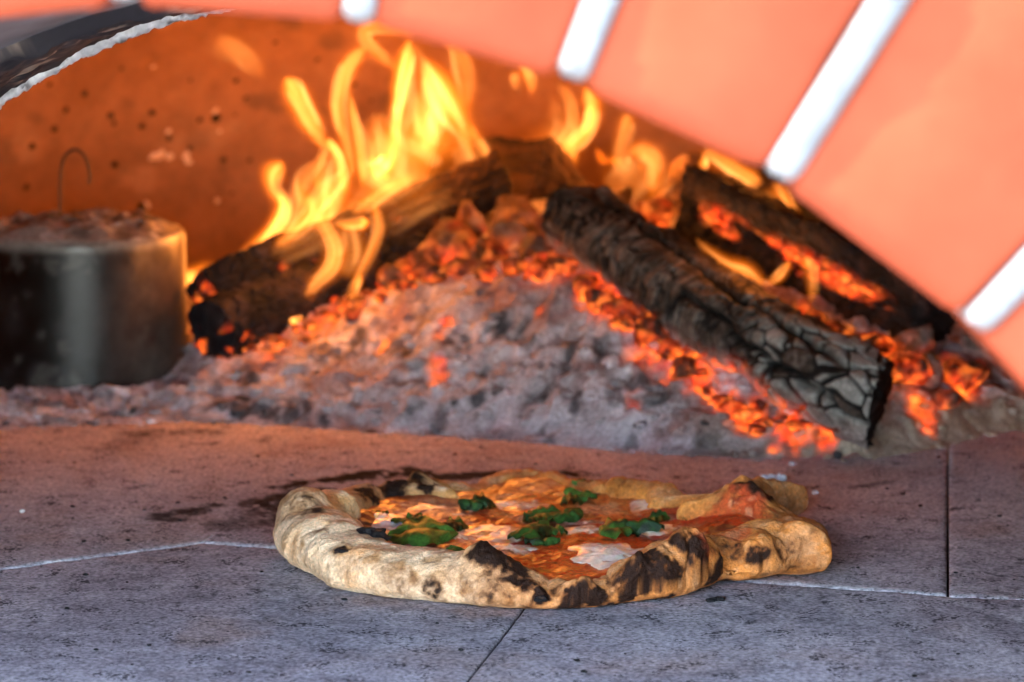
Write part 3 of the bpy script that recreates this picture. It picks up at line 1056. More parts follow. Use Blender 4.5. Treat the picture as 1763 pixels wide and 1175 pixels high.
# ------------------------------------------------------------------ steel canister with hook
CB = at_y(140, 672, .53)
can_r = 185 * (CB[1] - CAM[1]) / FPX
can = thing('steel_canister', 'sooty upright steel canister with ash covered top and wire hook at left', 'canister', (CB[0], CB[1], 0))
ztop = at_y(140, 398, .53)[2]
zb = -.002
prof = [(can_r * .94, zb), (can_r, zb + .003), (can_r, zb + .01)] + [(can_r, z) for z in np.linspace(zb + .015, ztop - .006, 50)] + [(can_r * .998, ztop - .003), (can_r * .985, ztop), (can_r * .9, ztop + .0005)]
nt = 160
th = np.linspace(0, 2 * np.pi, nt, endpoint=False)
pr = np.array(prof)
V = np.stack([pr[:, None, 0] * np.cos(th), pr[:, None, 0] * np.sin(th), np.repeat(pr[:, 1:2], nt, 1)], -1)
V[..., :2] *= (1 + .006 * fbm(V, 12, 3, 2))[..., None]
W3 = V + np.array([CB[0], CB[1], 0])
n = fbm(W3, 45, 151, 5)
c = mix((.022, .020, .021), (.007, .006, .006), sst(-.25, .25, n))
c = mix(c, (.12, .11, .10), sst(.2, .45, fbm(W3, 60, 157, 4)) * .7)
dusty = sst(.45, .95, np.cos(np.arctan2(V[..., 1], V[..., 0]) + .25)) * sst(-.5, .3, fbm(W3, 30, 161, 4) + .25)
c = mix(c, (.12, .085, .07), dusty * .8)
c = mix(c, (.36, .33, .30), sst(ztop - .010, ztop - .002, V[..., 2]) * .8)
c = c * .6
link('can_wall', mesh_from('can_wall', V.reshape(-1, 3), [grid_faces(len(pr), nt, cv=True)], c), M_STEEL, can)
# ash on the lid
rr_ = np.linspace(0, 1, 60)
RR, TT = np.meshgrid(rr_, th, indexing='ij')
V = np.stack([RR * can_r * .992 * np.cos(TT), RR * can_r * .992 * np.sin(TT), np.zeros_like(RR)], -1)
V[..., 2] = ztop + .0015 + sst(1, .7, RR) * (.007 + .007 * fbm(V, 60, 171, 4) + .004 * fbm(V, 170, 175, 3)) - .004 * sst(.97, 1, RR)
c = mix((.27, .22, .20), (.12, .095, .085), sst(-.2, .3, fbm(V, 60, 177, 4)))
c = mix(c, (.40, .35, .34), sst(.15, .4, fbm(V, 110, 179, 3)))
link('ash_cap', mesh_from('ash_cap', V.reshape(-1, 3), [grid_faces(60, nt, cv=True)], c), M_ASH, can)


def tube(path, rad, nseg=10, flat=None):
    P = np.asarray(path)
    T_ = np.gradient(P, axis=0)
    T_ /= np.linalg.norm(T_, axis=1, keepdims=True)
    S = np.cross(T_, (0, 1.0, 0))
    S /= np.linalg.norm(S, axis=1, keepdims=True)
    U_ = np.cross(S, T_)
    ph_ = np.linspace(0, 2 * np.pi, nseg, endpoint=False)
    r = np.asarray(rad) * np.ones(len(P))
    V_ = P[:, None] + r[:, None, None] * (np.cos(ph_)[None, :, None] * S[:, None] + np.sin(ph_)[None, :, None] * U_[:, None])
    n_ = len(P)
    F_ = [grid_faces(n_, nseg, cv=True), np.array([list(range(nseg))]), np.array([list(range((n_ - 1) * nseg, n_ * nseg))[::-1]])]
    return V_.reshape(-1, 3), F_


hk = [at_y(px, py, .53) - np.array([CB[0], CB[1], 0]) for px, py in ((104, 392), (104, 340), (105, 300), (112, 270), (130, 258), (148, 272), (155, 300), (154, 318))]
V, F = tube(catmull(hk, 50), .0013)
link('hook', mesh_from('hook', V, F), M_WIRE, can)

# ------------------------------------------------------------------ pizza
PC = at_z(955, 938, 0)
outl = [  # photo x, y, height of that outline point, push outward, rim width, rim height
    (474, 912, .012, 0, .036, .030), (480, 950, .008, 0, .039, .029), (503, 985, .003, 0, .042, .028), (545, 1010, .002, 0, .043, .027), (610, 1030, .001, 0, .043, .025), (700, 1043, 0, 0, .042, .0235),
    (800, 1052, 0, 0, .039, .022), (870, 1056, 0, 0, .032, .016), (950, 1055, 0, 0, .024, .0115), (1030, 1052, 0, 0, .022, .013), (1100, 1044, 0, 0, .030, .019), (1180, 1037, 0, 0, .036, .025),
    (1236, 1020, 0, 0, .038, .026), (1260, 1008, 0, 0, .040, .021), (1310, 1009, 0, 0, .042, .023), (1380, 997, 0, 0, .046, .025), (1424, 984, .004, 0, .046, .026), (1433, 955, .012, 0, .044, .026),
    (1424, 927, .016, .002, .040, .023), (1402, 905, .012, .002, .034, .018), (1375, 880, .003, .004, .034, .018), (1345, 862, .012, .006, .040, .026), (1310, 845, .026, .003, .038, .024), (1262, 842, .026, .003, .034, .022),
    (1230, 848, .018, -.003, .030, .019), (1150, 826, .018, -.003, .027, .019), (1080, 821, .018, -.003, .026, .019), (1010, 822, .014, -.003, .022, .014), (900, 824, .003, -.003, .022, .010), (800, 831, .009, -.003, .022, .010),
    (735, 826, .018, -.003, .028, .018), (690, 818, .016, -.003, .024, .017), (630, 834, .014, -.003, .024, .0155), (575, 850, .016, .003, .028, .018), (525, 848, .027, .003, .034, .028), (490, 862, .026, .004, .036, .030)]
oa, orr, ow, oh = [], [], [], []
for (px, py, z, push, w, h) in outl:
    p = at_z(px, py, z)[:2] - PC[:2]
    oa.append(math.atan2(p[1], p[0]))
    orr.append(np.hypot(*p) + push)
    ow.append(w)
    oh.append(h)
order = np.argsort(oa)
oa, tab = np.array(oa)[order], np.stack([orr, ow, oh], 1)[order]


def rim_tab(a):
    a = (np.asarray(a) + np.pi) % (2 * np.pi) - np.pi
    xs = np.concatenate([oa - 2 * np.pi, oa, oa + 2 * np.pi])
    ys = np.concatenate([tab] * 3)
    k = np.clip(np.searchsorted(xs, a) - 1, 1, len(xs) - 3)
    x1, x2 = xs[k], xs[k + 1]
    t = ((a - x1) / (x2 - x1))[:, None]
    m1 = (ys[k + 1] - ys[k - 1]) / (xs[k + 1] - xs[k - 1])[:, None] * (x2 - x1)[:, None]
    m2 = (ys[k + 2] - ys[k]) / (xs[k + 2] - xs[k])[:, None] * (x2 - x1)[:, None]
    return (2 * t ** 3 - 3 * t ** 2 + 1) * ys[k] + (t ** 3 - 2 * t ** 2 + t) * m1 + (-2 * t ** 3 + 3 * t ** 2) * ys[k + 1] + (t ** 3 - t ** 2) * m2


NA, NP = 1500, 130
aa = np.linspace(-np.pi, np.pi, NA, endpoint=False)
R_o, R_w, R_h = [v[:, None] for v in rim_tab(aa).T]
aa2 = aa[:, None]
# cross-section: from under the rim, out, over the top, down to the thin base
phi = np.radians(np.concatenate([np.linspace(-80, 185, 92)]))[None, :]
tail = np.linspace(0, 1, NP - 92)[None, 1:]
cw = np.sign(np.cos(phi)) * np.abs(np.cos(phi)) ** .85
cz = np.sign(np.sin(phi)) * np.abs(np.sin(phi)) ** .85
half = R_w / 2
rad_ = R_o - half + half * cw * np.where(phi < 0, .93 + .07 * np.cos(phi * 1.0), 1)
zc = np.where(phi >= 0, R_h * .42 + R_h * .58 * cz, R_h * .42 + R_h * .42 * cz)
BASE = .0065
zc = np.where(phi > np.pi / 2, BASE + (zc - BASE) * np.clip((R_h - BASE) / np.maximum(R_h - BASE, 1e-4), 0, 1), zc)
zc = np.where((phi > np.pi / 2) & (zc < BASE), BASE, zc)
r_end, z_end = rad_[:, -1:], zc[:, -1:]
rad_ = np.concatenate([rad_, r_end * (1 - tail * .35)], 1)
zc = np.concatenate([zc, z_end + (BASE - .001 - z_end) * sst(0, .2, tail)], 1)
V = np.stack([PC[0] + rad_ * np.cos(aa2), PC[1] + rad_ * np.sin(aa2), zc], -1)


def normals(V):
    du = np.roll(V, -1, 0) - np.roll(V, 1, 0)
    dv = np.gradient(V, axis=1)
    n_ = np.cross(du, dv)
    n_ /= np.maximum(np.linalg.norm(n_, axis=-1, keepdims=True), 1e-12)
    return n_


nr_ = normals(V)
s_n = np.sign((nr_[:, 40] * np.stack([np.cos(aa), np.sin(aa), np.zeros(NA)], -1)).sum(-1).mean())
nr_ = nr_ * s_n
on = sst(.0, .004, V[..., 2])                         # keep the contact line on the stone
disp = .0030 * fbm(V, 38, 201, 3) + .0016 * fbm(V, 95, 205, 3) + .0005 * fbm(V, 330, 207, 3)
# puckers across the rim, strong on the right, faint on the left
puck = np.abs(np.sin(aa2 * 26 + 2.2 * fbm(np.stack([aa2 * 1.2 + 0 * zc, zc * 20, zc * 0], -1), 2.0, 3, 2)))
rightness = sst(-.25, .35, np.cos(aa2 + .15)) * (0 * zc + 1)
disp = disp - .0018 * (1 - puck) ** 2 * rightness * sst(.03, .0, np.abs(zc - .012))
V = V + nr_ * (disp * on)[..., None]

bumps = [  # photo x, y, sigma, height
    (850, 955, .0150, .0045), (882, 982, .014, .003), (832, 965, .010, .002), (1194, 955, .0120, .0065), (1214, 980, .012, .004), (1232, 1000, .009, .003), (1290, 850, .011, .005), (1320, 848, .008, .003),
    (1275, 893, .017, .010), (1310, 905, .012, .003), (520, 860, .014, .005), (690, 828, .012, .003), (735, 830, .009, .003), (640, 848, .010, .002), (990, 1030, .007, .004), (1010, 1020, .006, .004), (1130, 990, .014, .006),
    (1090, 1005, .010, .004), (920, 1030, .007, .003), (1320, 960, .012, .004), (1390, 955, .014, .004), (588, 946, .004, .0015), (1255, 985, .006, -.003), (1290, 985, .004, -.003), (1345, 980, .004, -.004), (1360, 960, .005, -.003)]


def find_visible(VV, px, py, tol=5):
    x, y, z = project(VV.reshape(-1, 3))
    d2 = (x - px) ** 2 + (y - py) ** 2
    near = d2 < tol * tol
    if not near.any():
        return VV.reshape(-1, 3)[np.argmin(d2)]
    zmin = z[near].min()
    d2 = np.where(near & (z < zmin + .012), d2, 1e9)
    return VV.reshape(-1, 3)[np.argmin(d2)]


base_V = V.copy()
for px, py, sg, h in bumps:
    ctr = find_visible(base_V, px, py)
    d2 = ((base_V[..., :2] - ctr[:2]) ** 2).sum(-1)
    g = np.exp(-(d2 / sg ** 2 * (1 + .7 * fbm(V, 70, 213, 2))) ** 2) * on * (nr_[..., 2] > -.2)
    V[..., 2] += h * g * (1 + .25 * fbm(V, 200, 211, 2))
V[..., 2] = np.where(base_V[..., 2] < .0015, np.maximum(base_V[..., 2], .0004), V[..., 2])

# crust colours: floury at the left, golden at right and back, dark blistered spots
n_lo = fbm(V, 45, 221, 4)
n_hi = fbm(V, 160, 227, 4)
c = mix((.95, .62, .36), (.84, .43, .19), sst(-.1, .45, n_lo))
gold = np.clip(sst(-.1, .7, np.cos(aa2 - .25)) + .75 * sst(.2, .9, np.sin(aa2)) * sst(-.9, -.2, np.cos(aa2)) , 0, 1) * (0 * zc + 1)
front_right = sst(.15, .55, np.cos(aa2 + .6)) * sst(.1, -.5, np.sin(aa2))
c = mix(c, (.66, .27, .055), np.clip(gold * .85 + front_right * .5, 0, .92) * sst(-.6, .2, n_lo + .35))
c = mix(c, (.36, .15, .045), sst(.12, .5, fbm(V, 75, 231, 4)) * .55 * np.clip(.35 + gold, 0, 1))
c = mix(c, (.45, .25, .12), sst(.05, .35, fbm(V * np.array([1, 1, .5]), 105, 233, 4)) * .55)
c = mix(c, (.92, .72, .48), sst(.006, .0015, V[..., 2]) * .75 * (1 - front_right) + .0)      # floury underside edge
c = mix(c, (.92, .70, .46), sst(.15, .45, n_hi) * .35 * (1 - gold))
c = mix(c, (.40, .20, .085), sst(.12, .40, fbm(V, 230, 261, 4)) * .35 * sst(-.4, .2, n_lo))
c = mix(c, (.95, .74, .50), sst(.08, .36, fbm(V * np.array([1, 1, 1.6]), 300, 263, 3)) * .25)
bf1, bf2, bid = worley(V + .004 * np.stack([fbm(V, 120, 265 + q, 3) for q in range(3)], -1), 75, 269)
c = mix(c, (.42, .21, .085), sst(.50, .24, bf1) * sst(.25, .7, bid) * np.clip(.75 + .6 * fbm(V, 260, 267, 3), 0, 1) * .9)
c = mix(c, (.22, .12, .06), sst(.28, .14, bf1) * sst(.6, .9, bid) * .75)
pv = np.linspace(0, 1, V.shape[1])[None, :] + .06 * n_lo
c = mix(c, (.74, .32, .06), sst(.50, .60, pv) * .6)
inner = sst(.55, .98, np.linspace(0, 1, V.shape[1]))[None, :] + 0 * zc
c = mix(c, (.55, .13, .03), sst(.62, .80, np.linspace(0, 1, V.shape[1]) + .08 * n_lo) * .9)   # sauce smeared up the inside
char_spots = [  # photo x, y, radius, strength
    (848, 945, .011, 1), (868, 952, .010, 1), (880, 975, .012, .75), (865, 990, .013, .55), (895, 1000, .010, .9), (838, 960, .007, .8), (930, 1028, .006, 1), (903, 1012, .006, .7), (1080, 1030, .006, 1), (990, 1040, .010, .8),
    (1020, 1030, .009, .95), (1040, 1045, .008, .8), (1005, 1010, .006, .8), (985, 1022, .007, .75), (1195, 938, .010, 1), (1180, 942, .008, .9), (1215, 965, .010, .95), (1235, 990, .009, .9), (1248, 1003, .007, .7), (1222, 1000, .006, .6),
    (1120, 985, .013, .9), (1090, 990, .010, .75), (1150, 980, .012, .85), (1060, 1000, .008, .7), (1290, 835, .012, .9), (1318, 850, .009, .9), (1270, 840, .008, .6), (636, 846, .012, .95), (660, 842, .010, .9), (690, 826, .014, .85), (725, 826, .010, 1),
    (735, 832, .007, .9), (620, 850, .008, .6), (520, 855, .013, .5), (538, 882, .007, .75), (588, 946, .0042, 1.1), (582, 945, .004, .9), (600, 985, .012, .28), (690, 1000, .012, .42), (690, 1015, .010, .4), (745, 1022, .008, .5), (640, 975, .013, .25),
    (820, 1020, .012, .4), (790, 1005, .010, .3), (830, 1040, .009, .35), (720, 970, .010, .2), (1145, 1035, .006, .9), (1130, 1036, .006, .8), (1120, 1040, .005, .6), (1300, 955, .006, .75), (1318, 950, .005, .7), (1285, 1000, .006, .7), (1370, 975, .010, .45),
    (1400, 970, .009, .35), (1380, 940, .012, .35), (1345, 950, .008, .5), (1265, 945, .007, .6), (545, 970, .008, .25), (515, 960, .009, .22), (500, 935, .010, .15), (560, 1000, .008, .3), (770, 950, .008, .25), (880, 1030, .009, .35), (910, 1045, .008, .45),
    (960, 1015, .006, .6), (1205, 1020, .007, .35), (1180, 1000, .010, .3), (1070, 835, .010, .35), (1120, 842, .008, .25), (1000, 826, .010, .4), (1240, 855, .008, .5), (486, 885, .010, .3)]
x_, y_, z_ = project(V.reshape(-1, 3))
warp, warp2 = fbm(V, 110, 241, 4), fbm(V, 420, 243, 3)
CH, HALO = 0 * warp, 0 * warp
for px, py, r, s in char_spots:
    ctr = find_visible(V, px, py)
    d = np.linalg.norm(V - ctr, axis=-1) / r
    CH = np.maximum(CH, sst(1.25, .45, d + .8 * warp + .3 * warp2) * min(1, s))
    HALO = np.maximum(HALO, sst(2.0, .7, d + .6 * warp) * min(1, s))
toast = fbm(V, 300, 245, 4) + .6 * warp2
c = mix(c, (.46, .19, .045), HALO * np.clip(.62 + .5 * toast, 0, 1))
c = mix(c, (.17, .060, .018), np.clip(CH * 1.45 + .35 * toast, 0, 1) * sst(.05, .4, CH) * .85)
c = mix(c, (.014, .006, .0035), sst(.42, .80, CH + .45 * toast) * sst(.22, .5, CH) * .97)
red_spots = [(1270, 890, .017, .75), (1245, 905, .012, .85), (1290, 880, .010, .6), (1265, 920, .010, .7), (1210, 920, .010, .4)]
for px, py, r, s in red_spots:
    ctr = find_visible(V, px, py)
    d = np.linalg.norm(V - ctr, axis=-1) / r
    c = mix(c, (.60, .10, .03), s * sst(1.3, .3, d + .9 * fbm(V, 190, 251, 3)))
    c = mix(c, (.75, .42, .25), s * .7 * sst(1.2, .3, d) * sst(.1, .35, fbm(V, 260, 253, 3)))
V = V + nr_ * (CH * (.0012 * fbm(V, 240, 281, 3) + .0007 * fbm(V, 600, 283, 2)) * on)[..., None]
c = c * mix((1.06, 1.05, 1.08), (1.04, .80, .64), np.clip(gold + front_right, 0, 1))
pizza = thing('pizza', 'blistered margherita pizza with puffy charred crust on the stone hearth', 'pizza', PC)
off_ = np.array(PC)
link('crust', mesh_from('crust', (V - off_).reshape(-1, 3), [grid_faces(NA, V.shape[1], cu=True)], c), M_CRUST, pizza)

# sauce sheet
nrS, naS = 170, 620
aS = np.linspace(-np.pi, np.pi, naS, endpoint=False)
Ro, Rw, Rh = rim_tab(aS).T
Rin = (Ro - Rw * .70)
u = np.linspace(0, 1, nrS)
AA, UU = np.meshgrid(aS, u, indexing='ij')
RR = Rin[:, None] * UU
S = np.stack([PC[0] + RR * np.cos(AA), PC[1] + RR * np.sin(AA), np.zeros_like(RR)], -1)
zs = .0095 + .0018 * fbm(S, 45, 301, 3) + .0013 * fbm(S, 130, 305, 4) + .0006 * fbm(S, 380, 309, 2)
zs = zs + .0045 * sst(.72, 1, UU) * np.clip(Rh[:, None] / .012 - .9, -.6, 1.2)
red_mound = find_visible(V, 1262, 900)
zs = zs - .0045 * sst(.93, 1, UU)
zs = zs + .006 * np.exp(-(((S[..., :2] - red_mound[:2]) ** 2).sum(-1) / .017 ** 2) ** 1.2)
S[..., 2] = zs
SAUCE_V = S.copy()


def sauce_z(x, y):
    d = np.hypot(x - PC[0], y - PC[1])
    k = int(((math.atan2(y - PC[1], x - PC[0]) + np.pi) / (2 * np.pi)) * naS) % naS
    j = min(int(d / Rin[k] * (nrS - 1)), nrS - 1)
    return zs[k, j]


n = fbm(S, 60, 311, 4)
c = mix((.80, .075, .012), (.58, .034, .008), sst(-.3, .3, n))
c = mix(c, (.80, .17, .018), sst(.05, .45, fbm(S, 85, 313, 4)) * .7)
cream = sst(.05, .36, fbm(S, 34, 317, 4) + .12 * sst(.0, -.06, S[..., 0] - PC[0] - .05))
c = mix(c, (.82, .40, .24), cream * .75 * sst(.98, .7, UU))
c = mix(c, (.92, .76, .62), sst(.18, .42, fbm(S, 110, 319, 4)) * cream * .7)
back = sst(.2, .8, UU) * sst(.3, .9, np.sin(AA))
c = mix(c, (.60, .24, .04), back * .5)
c = mix(c, (.10, .03, .012), sst(.22, .45, fbm(S, 110, 323, 4)) * .8)
c = mix(c, (.80, .30, .08), sst(.15, .45, fbm(S, 240, 325, 3)) * .35)
c = mix(c, (.30, .02, .008), sst(.12, .4, fbm(S, 210, 327, 3)) * .6)
c = mix(c, (.22, .06, .012), sst(.86, .99, UU + .06 * n) * .55)
for px, py, r in ((620, 905, .012), (640, 915, .008), (760, 935, .010), (1150, 950, .01), (940, 895, .014), (980, 885, .010)):
    q = at_z(px, py, .011)
    d = np.hypot(S[..., 0] - q[0], (S[..., 1] - q[1]) * .6) / r
    c = mix(c, (.09, .028, .012), .8 * sst(1.2, .3, d + .8 * n))
link('sauce', mesh_from('sauce', (S - off_).reshape(-1, 3), [grid_faces(naS, nrS, cu=True)], c), M_SAUCE, pizza)

# mozzarella
cheeses = [  # photo x, y, half width px, half height px, whiteness, thickness
    (682, 893, 46, 15, .9, .0035), (850, 908, 70, 15, .35, .002), (885, 937, 38, 8, .6, .002), (1052, 949, 80, 21, 1.0, .0038), (1105, 903, 70, 12, .75, .0028), (1217, 886, 17, 7, 1.0, .003), (1130, 866, 48, 11, .45, .0024),
    (880, 862, 62, 12, .35, .002), (1005, 905, 46, 9, .4, .002), (780, 915, 34, 10, .45, .002), (745, 868, 40, 9, .3, .002), (985, 845, 36, 7, .3, .002), (1120, 850, 34, 8, .35, .002), (720, 840, 20, 8, .45, .002), (1160, 925, 26, 8, .4, .0018)]
for k, (px, py, hw, hh, white, thk) in enumerate(cheeses):
    ctr = at_z(px, py, .012)
    sx = hw / FPX * 1.5
    sy = hh / FPX * 1.5 / .225
    na_, nr2 = 90, 26
    a_ = np.linspace(0, 2 * np.pi, na_, endpoint=False)
    r_ = np.linspace(0, 1, nr2)
    A_, R2 = np.meshgrid(a_, r_, indexing='ij')
    ring = np.stack([np.cos(A_), np.sin(A_), 0 * A_ + k * 3.1], -1)
    edge = 1 + .62 * fbm(ring, 1.4, 331 + k, 3) + .18 * fbm(ring, 4, 337 + k, 2)
    Cx = ctr[0] + sx * R2 * edge * np.cos(A_)
    Cy = ctr[1] + sy * R2 * edge * np.sin(A_)
    zz = np.vectorize(sauce_z)(Cx, Cy)
    Q = np.stack([Cx, Cy, zz], -1)
    Q[..., 2] = ctr[2] * .0 + zz * .8 + .2 * zz.mean() + thk * .75 * np.sqrt(np.clip(1 - R2 ** 2.4, 0, 1)) - .0006 - .001 * (R2 >= 1) + .0007 * fbm(Q, 90, 341 + k, 3) * (1 - R2 ** 4)
    cc = mix((.86, .54, .36), (.97, .90, .71), np.clip(white * 1.1 + .35 * fbm(Q, 90, 347, 3) - .3 * R2 ** 3, 0, 1))
    cc = mix(cc, (.62, .14, .035), sst(.62, 1.0, R2 + .35 * fbm(Q, 130, 345 + k, 3)) * (1 - .55 * white))
    cc = mix(cc, (.66, .20, .07), sst(.12, .42, fbm(Q, 170, 349 + k, 3)) * (.75 - .55 * white))
    cc = mix(cc, (.46, .20, .05), sst(.26, .36, fbm(Q, 170, 353 + k, 3)) * .85)
    link('mozzarella', mesh_from('mozzarella', (Q - off_).reshape(-1, 3), [grid_faces(na_, nr2, cu=True)], cc), M_CHEESE, pizza)

# basil
leaves = [  # x, y, length px, depth squash px, heading deg, brightness, lift
    (728, 913, 128, 46, 4, .95, .006), (702, 888, 52, 30, 150, .25, .004), (722, 893, 44, 24, 30, .3, .005), (782, 896, 56, 22, 8, .3, .004), (770, 947, 70, 20, -5, .35, .003), (738, 940, 60, 14, 10, .15, .002), (800, 948, 36, 20, 60, .5, .003),
    (832, 862, 56, 24, 6, .12, .004), (815, 866, 34, 18, 60, .2, .004), (914, 912, 62, 40, -30, .55, .005), (935, 925, 40, 20, -70, .4, .003), (945, 878, 70, 26, 10, .4, .004), (975, 882, 50, 28, -40, .22, .004), (918, 884, 40, 16, 20, .15, .003), (1000, 848, 44, 22, 50, .45, .005),
    (1010, 832, 34, 18, 70, .6, .006), (985, 856, 46, 16, 0, .12, .004), (1068, 907, 78, 26, 14, .5, .005), (1098, 905, 34, 30, 80, .2, .006), (1134, 881, 44, 16, 5, .4, .003), (1185, 885, 34, 8, 0, .25, .002), (660, 880, 30, 10, 0, .5, .003), (1165, 940, 22, 8, 0, .15, .002), (960, 905, 40, 12, 20, .3, .002)]
for k, (px, py, ln, dp, hd, br, lift) in enumerate(leaves):
    ctr = at_z(px, py, .0135)
    L_ = ln / FPX * 1.5
    Wd = dp / FPX * 1.5 / .30
    nu, nv = 26, 15
    u_ = np.linspace(-.5, .5, nu)
    v_ = np.linspace(-1, 1, nv)
    Uq, Vq = np.meshgrid(u_, v_, indexing='ij')
    wid = np.clip(1 - (2 * Uq) ** 2, 0, 1) ** .6 * (1 - .35 * Uq) * (1 + .2 * fbm(np.stack([Uq, Vq * .2, Uq * 0 + k], -1), 5, 361, 2))
    x_l = Uq * L_
    y_l = Vq * wid * Wd * .5
    hdr = math.radians(hd)
    tilt = random.uniform(.0, .12)
    q = np.stack([x_l, y_l, 0 * x_l + k], -1)
    zl = lift * .5 + .45 * lift * np.cos(Vq * 1.6) + .0030 * fbm(q, 100, 367 + k, 2) + .0012 * np.abs(Vq) * np.sin(Uq * 22 + k) - .0016 * np.exp(-(Vq / .12) ** 2)
    zl = zl + y_l * tilt - .005 * (2 * np.abs(Uq)) ** 3
    X_ = ctr[0] + x_l * math.cos(hdr) - y_l * math.sin(hdr)
    Y_ = ctr[1] + (x_l * math.sin(hdr) + y_l * math.cos(hdr))
    zz = np.vectorize(sauce_z)(X_, Y_)
    Q = np.stack([X_, Y_, np.maximum(zz + .0006, zz * .5 + .0055 + zl)], -1)
    nn = fbm(Q, 110, 371 + k, 3)
    cc = mix((.014, .045, .012), (.10, .235, .03), np.clip(br + .5 * nn, 0, 1))
    cc = mix(cc, cc * .45, sst(.5, 1, np.sin((Uq * L_ - np.abs(y_l) * .8) * 1500 + 1.5 * nn)) * .6)
    cc = mix(cc, (.16, .30, .05), np.exp(-(Vq / .10) ** 2) * .4 * br)
    cc = mix(cc, (.014, .011, .006), sst(.02, .35, fbm(Q, 90, 377 + k, 3)) * .85)
    top = Q - off_
    bot = top - np.array([0, 0, .0004])
    nvt = nu * nv
    Fg = grid_faces(nu, nv)
    me = mesh_from('basil_leaf', np.concatenate([top.reshape(-1, 3), bot.reshape(-1, 3)]), [Fg, Fg[:, ::-1] + nvt], np.concatenate([cc.reshape(-1, 3)] * 2))
    link('basil_leaf', me, M_LEAF, pizza)

# charred blisters that stand off the crust
blist = [(640, 918, .0068, .9), (588, 946, .0026, .6), (930, 1028, .0030, .8)]
for k, (px, py, r, fl) in enumerate(blist):
    p = find_visible(V, px, py)
    q, F = nugget(700 + k, 40, 28, .35, 2.0)
    q = q * np.array([1.25, 1.1, .75 * fl]) * r
    q = q + q * (.1 * fbm(q, 2.5 / r, 711 + k, 3))[:, None]
    cc = mix((.012, .009, .009), (.10, .055, .035), sst(.0, .5, fbm(q, 1.6 / r, 717 + k, 3)) * .7)
    link('charred_blister', mesh_from('charred_blister', q, [F], cc), M_CRUST, pizza, loc=p - off_ - np.array([0, 0, r * .25]))

# ------------------------------------------------------------------ crumbs and flakes on the hearth
M_FLAKE = surf('ash_flake', rough=.9, spec=.1, fine=500, color=(.72, .69, .68))
M_CRUMB = surf('char_crumb', rough=.9, spec=.1, fine=500, color=(.02, .018, .018))
for k, (px, py, w, h, lab, grp) in enumerate([
        (1322, 820, 15, 6, 'flat white ash flake behind the right end of the pizza', None), (1345, 822, 11, 8, 'thicker white ash flake touching the flat one behind the pizza', None),
        (1365, 844, 13, 8, 'bright white ash crumb just behind the right crust of the pizza', None), (1404, 848, 6, 4, 'tiny white ash crumb right of the bright crumb', None), (38, 880, 5, 3, 'tiny pale crumb on the far left of the tiles', None),
        (1365, 798, 8, 4, 'pale ash crumb at the front of the ash heap behind the pizza', None)]):
    p = at_z(px, py, .0015)
    q, F = nugget(800 + k, 16, 10, .5, 2.0)
    s = 1.62 / FPX
    link('ash_flake', mesh_from('ash_flake', q * np.array([w * s, w * s * .8, h * s * .9]), [F]), M_FLAKE, None, lab, 'ash flake', 'white ash flakes on the tiles', loc=p)
vs, fs, off = [], [], 0
for k in range(420):
    x, y = RNG.uniform(-.30, .34), RNG.uniform(-.30, .30)
    if np.hypot(x - PC[0], y - PC[1]) < .16:
        continue
    q, F = nugget(850 + k % 7, 7, 5, .5)
    s = .00025 + .0011 * RNG.random() ** 4
    vs.append(q * s * np.array([1.3, 1, .5]) + np.array([x, y, -.0003 + s * .3]))
    fs.append(F + off)
    off += len(q)
q = at_z(1233, 1034, 0)
for j in range(4):
    v, F = nugget(870 + j, 8, 6, .6)
    vs.append(v * np.array([.0025, .002, .001]) + q + np.array([j * .0017 - .003, RNG.normal(0, .001), .0005]))
    fs.append(F + off)
    off += len(v)
link('char_crumbs', mesh_from('char_crumbs', np.concatenate(vs), [np.concatenate(fs)]), M_CRUMB, None, 'fine black char crumbs scattered over the hearth tiles', 'crumbs', kind='stuff')

# ------------------------------------------------------------------ fire
FIRE = 0.15
FLAME_M = {}


def flame_mat(e, core=1):
    key = (round(math.log2(e) * 3), core)
    if key not in FLAME_M:
        s = N('flame')
        em = s.n('Emission')
        em.inputs['Color'].default_value = ((1.0, 0.175, 0.006, 1), (1.0, 0.27, 0.03, 1), (1.0, 0.36, 0.085, 1))[core]
        em.inputs['Strength'].default_value = 2 ** (key[0] / 3)
        s.l(em.outputs[0], s.out.inputs['Volume'])
        FLAME_M[key] = s.m
    return FLAME_M[key]


